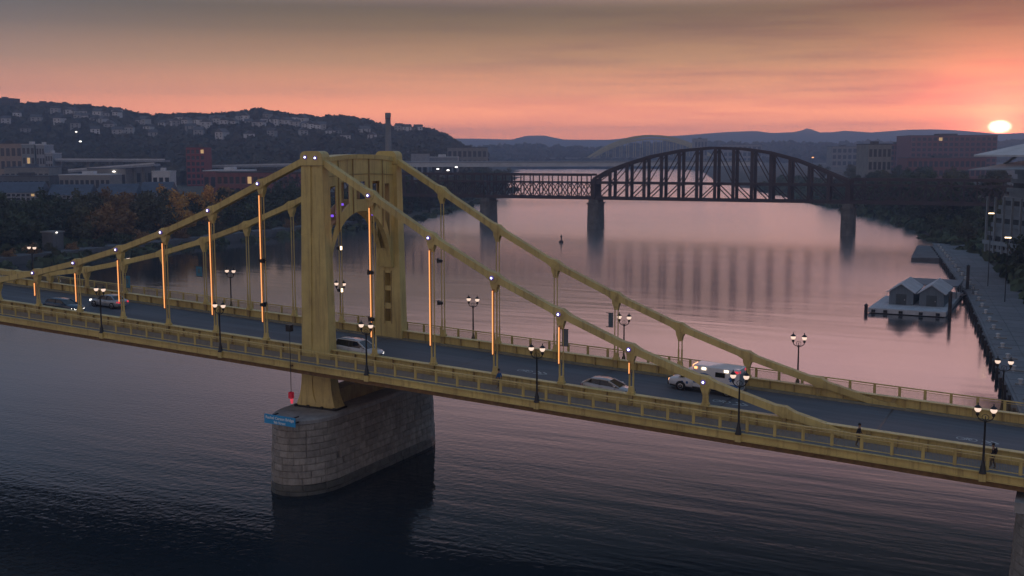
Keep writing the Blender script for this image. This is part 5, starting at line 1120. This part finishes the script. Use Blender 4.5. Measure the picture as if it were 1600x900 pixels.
for sy in (-1, 1):
    ac_(MB().bar((2.48, sy*.93, 1.22), (1.76, sy*.81, 2.0), .08, .10), 'pillar', 'amb_white'); ac_(MB().bar((1.30, sy*.95, 1.25), (1.30, sy*.84, 2.0), .14, .06, up=(1, 0, 0)), 'pillar', 'amb_white')
    ac_(MB().b(2.0, 2.16, min(sy*1.0, sy*1.28), max(sy*1.0, sy*1.28), 1.30, 1.66), 'mirror', 'trim')
    for x in (-2.15, 2.25): wheel(am, x, sy*.93, .40); ac_(MB().lathe((x, sy*.90, .42), [(.30, -.10), (.49, -.08), (.49, .105)], 18, axis='y'), 'wheel_arch', 'trim')
    ac_(MB().b(3.30, 3.50, min(sy*.52, sy*.80), max(sy*.52, sy*.80), .80, .98), 'headlight', 'amber')
    yb0, yb1 = sorted((sy*1.112, sy*1.125))
    ac_(MB().b(-3.15, 1.02, yb0, yb1, .95, 1.22), 'stripe', 'amb_blue')
    bx_ = ac_(MB().b(-1.9, -1.0, yb0, yb1, 1.75, 2.2), 'side_window', 'glass')
    n2 = 14; s2 = MB()
    for i in range(n2):
        a0, a1 = math.pi*(.12+.76*i/n2), math.pi*(.12+.76*(i+1)/n2)
        s2.add([(.05-.9*math.cos(a)*k, sy*1.118, 1.35+.62*math.sin(a)*k) for a, k in ((a0, 1), (a1, 1), (a1, .84), (a0, .84))], [(0, 1, 2, 3)])
    ac_(s2, 'arc_emblem', 'amb_blue')
    s3 = MB()
    for i in range(3):
        a = math.pi*i/3; dx, dz = math.cos(a)*.30, math.sin(a)*.30; px_, pz_ = -dz*.3, dx*.3
        s3.add([(-2.55+dx+px_, sy*(1.118+.002*i), 1.72+dz+pz_), (-2.55-dx+px_, sy*(1.118+.002*i), 1.72-dz+pz_), (-2.55-dx-px_, sy*(1.118+.002*i), 1.72-dz-pz_), (-2.55+dx-px_, sy*(1.118+.002*i), 1.72+dz-pz_)], [(0, 1, 2, 3)])
    ac_(s3, 'star_emblem', 'amb_blue')
    ac_(MB().b(-.1, .28, *sorted((sy*1.112, sy*1.17)), 2.28, 2.48), 'flood_lamp', 'floodwhite'); ac_(MB().b(-2.2, -1.82, *sorted((sy*1.112, sy*1.17)), 2.28, 2.48), 'flood_lamp', 'floodwhite')
    ac_(MB().b(-3.12, -2.80, *sorted((sy*1.112, sy*1.16)), 2.30, 2.50), 'warning_lamp', 'tail'); ac_(MB().b(.72, 1.0, *sorted((sy*1.112, sy*1.16)), 2.30, 2.50), 'warning_lamp', 'amber')
    ac_(MB().b(-3.245, -3.20, *sorted((sy*.75, sy*1.0)), 2.32, 2.52), 'warning_lamp', 'redlamp')
    ac_(MB().b(1.55, 1.75, *sorted((sy*.985, sy*1.005)), .72, .95), 'door_emblem', 'amb_blue')
    ac_(MB().b(2.02, 2.22, *sorted((sy*.985, sy*1.003)), .72, .95), 'door_emblem', 'amb_blue')
ac_(MB().loft([ring4(x, w, .52, z, .10) for x, w, z in ((-3.2, 1.09, 2.62), (-3.1, 1.11, 2.66), (1.0, 1.11, 2.66), (1.12, 1.06, 2.6))], smooth=False), 'box_body', 'amb_white')
ac_(MB().b(-3.3, 3.3, -.9, .9, .34, .50), 'chassis', 'trim'); ac_(MB().b(3.44, 3.56, -.85, .85, .42, .66), 'bumper', 'trim'); ac_(MB().b(-3.42, -3.2, -1.0, 1.0, .40, .52), 'rear_step', 'trim')
ac_(MB().b(1.125, 1.28, -.7, .7, 2.36, 2.56), 'light_bar', 'amber'); ac_(MB().b(-3.212, -3.202, -.85, .85, .60, 2.2), 'rear_doors', 'stand_steel')
ac_(MB().b(3.505, 3.53, -.5, .5, .70, .88), 'grille', 'trim')
place(am, 35.0, 8.5, -1); am.scale = (.94, .94, .93)
# ================================================================== PEOPLE
def skinmesh(name, chains, m, parent, root=0, sub=1):
    V, E_, R_ = [], [], []; key = {}
    for ch in chains:
        prev = None
        for p, r in ch:
            kk = tuple(round(a, 4) for a in p)
            if kk not in key: key[kk] = len(V); V.append(p); R_.append(r)
            if prev is not None and prev != key[kk]: E_.append((prev, key[kk]))
            prev = key[kk]
    me = bpy.data.meshes.new(name); me.from_pydata(V, E_, []); me.materials.append(MATS[m]); o = link(name, me)
    sk = o.modifiers.new('skin', 'SKIN'); sk.use_smooth_shade = True
    for i, d in enumerate(me.skin_vertices[0].data):
        r = R_[i]; d.radius = r if isinstance(r, tuple) else (r, r); d.use_root = (i == root)
    sb = o.modifiers.new('subdivision', 'SUBSURF'); sb.levels = sb.render_levels = sub
    o.parent = parent
    return o
def person(label, loc, rz, top, bottom, stride=.16, swing=.18, sleeves=.62, bag=None, lean=.0):
    t_ = thing('person', label, 'person', loc); t_.rotation_euler = (0, 0, rz)
    pel, ch_, nk, hd = (0, 0, .93), (.02+lean, 0, 1.28), (.02+lean, 0, 1.46), (.045+lean, 0, 1.62)
    chains = [[(pel, (.15, .11)), ((.01, 0, 1.08), (.135, .10)), (ch_, (.165, .11)), ((.015+lean, 0, 1.40), (.12, .085)), (nk, .055), (hd, (.082, .10)), ((.03+lean, 0, 1.72), (.068, .085))],
              [(hd, .09), ((.145+lean, 0, 1.60), .014)]]
    arms, legs, feet = [], [], []
    for s_ in (-1, 1):
        sh, eb = (.015+lean, s_*.19, 1.39), (-.03+lean+s_*swing*.4, s_*.245, 1.11); wr_ = (.06+lean+s_*swing, s_*.25, .88)
        arm_ = [((.015+lean, 0, 1.40), (.12, .085)), (sh, .062), (eb, .043), (wr_, .030)]; arms.append(arm_); chains.append(arm_)
        pm_ = (wr_[0]+.02, wr_[1], wr_[2]-.07); chains.append([(wr_, .03), (pm_, (.022, .036))])
        for f, (dx, ln) in enumerate(((-.028, .065), (-.009, .082), (.010, .085), (.028, .075))):
            k1 = (pm_[0]+dx, pm_[1]-.004*s_, pm_[2]-.035); k2 = (pm_[0]+dx+.006, pm_[1]-.016*s_, pm_[2]-.035-ln*.5); chains.append([(pm_, (.022, .036)), (k1, .009), (k2, .008), ((k2[0]+.004, k2[1]-.014*s_, k2[2]-ln*.4), .007)])
        chains.append([(wr_, .03), ((wr_[0]+.045, wr_[1]-.01*s_, wr_[2]-.045), .010), ((wr_[0]+.058, wr_[1]-.015*s_, wr_[2]-.085), .008)])
        hp, kn, an = (0, s_*.09, .90), (.05-s_*stride*.45, s_*.10, .50), (-.02-s_*stride, s_*.10, .085)
        leg_ = [(pel, (.15, .11)), (hp, .088), (kn, .060), (an, .040)]; legs.append(leg_); chains.append(leg_)
        foot = [(an, .040), ((an[0]+.07, an[1], .045), (.042, .034)), ((an[0]+.17, an[1], .032), (.036, .024))]; chains.append(foot); feet.append(foot)
    body = skinmesh('body', chains, 'skin', t_)
    def fat(r, k): return tuple(x+k for x in r) if isinstance(r, tuple) else r+k
    shirt = [[((0, 0, .88), (.17, .128)), ((.01, 0, 1.08), (.155, .12)), (ch_, (.185, .13)), ((.015+lean, 0, 1.40), (.135, .10)), ((.018+lean, 0, 1.445), .07)]]
    for a in arms:
        e_, w_ = a[2][0], a[3][0]; cut = tuple(e_[i]+(w_[i]-e_[i])*sleeves for i in range(3)); shirt.append([((.015+lean, 0, 1.40), (.135, .10)), (a[1][0], .078), (e_, .060), (cut, .048)])
    skinmesh('top', shirt, top, t_)
    tr = [[((0, 0, 1.0), (.150, .115)), (pel, (.165, .125))]]
    for l in legs: tr.append([(pel, (.165, .125)), (l[1][0], .105), (l[2][0], .077), (l[3][0], .060)])
    skinmesh('trousers', tr, bottom, t_, root=1)
    for f in feet: skinmesh('shoe', [[(p, fat(r, .012)) for p, r in f]], 'trim', t_)
    hr = MB().lathe((hd[0]-.018, 0, hd[2]+.015), [(.088, -.05), (.103, .0), (.102, .05), (.085, .10), (.045, .132), (.005, .138)], 12).build('hair', 'hair'); hr.parent = t_
    for s_ in (-1, 1):
        ey = MB().lathe((hd[0]+.082, s_*.032, hd[2]+.0), [(.003, -.008), (.011, 0), (.003, .008)], 8).build('eye', 'trim'); ey.parent = t_
        er = MB().lathe((hd[0]-.005, s_*.092, hd[2]-.015), [(.006, -.03), (.016, 0), (.006, .032)], 8).build('ear', 'skin'); er.parent = t_
    mo = MB().b(hd[0]+.085, hd[0]+.093, -.022, .022, hd[2]-.062, hd[2]-.054).build('mouth', 'tail_off'); mo.parent = t_
    if bag: bg_ = MB().loft([[(x-.20, y, z) for x, y, z in r] for r in ([(-.02, -.13, 1.02), (.08, -.13, 1.02), (.08, .13, 1.02), (-.02, .13, 1.02)], [(-.06, -.15, 1.18), (.09, -.15, 1.18), (.09, .15, 1.18), (-.06, .15, 1.18)], [(-.02, -.12, 1.42), (.09, -.12, 1.42), (.09, .12, 1.42), (-.02, .12, 1.42)])]).build('backpack', bag); bg_.parent = t_
    return t_
person('person in a blue shirt walking on the near walkway', (19.85, -1.45, g(19.85)-.918), math.pi, 'shirt_blue', 'cloth_grey')
person('person in dark clothes on the walkway where the chain meets the girder', (49.6, -1.9, g(49.6)-.918), 0, 'cloth_dark', 'cloth_dark', stride=.2)
person('person in dark clothes with a backpack near the right edge', (58.63, -1.9, g(58.63)-.918), math.pi, 'cloth_dark', 'cloth_dark', bag='cloth_dark')
# ================================================================== HAZE
hz = MB().b(-7600, 4600, -700, 6700, WATER-8, 170).build('haze', 'trim'); hz['kind'] = 'stuff'; hz['label'] = 'thin blue evening haze over the river and hills'
hm_ = bpy.data.materials.new('haze'); hm_.use_nodes = True; nt = hm_.node_tree; nt.nodes.clear()
pv = nt.nodes.new('ShaderNodeVolumePrincipled'); pv.inputs['Color'].default_value = (.54, .70, 1.0, 1); pv.inputs['Density'].default_value = 2.8e-4; pv.inputs['Anisotropy'].default_value = 0.40
om = nt.nodes.new('ShaderNodeOutputMaterial'); nt.links.new(pv.outputs[0], om.inputs['Volume']); hz.data.materials.clear(); hz.data.materials.append(hm_)
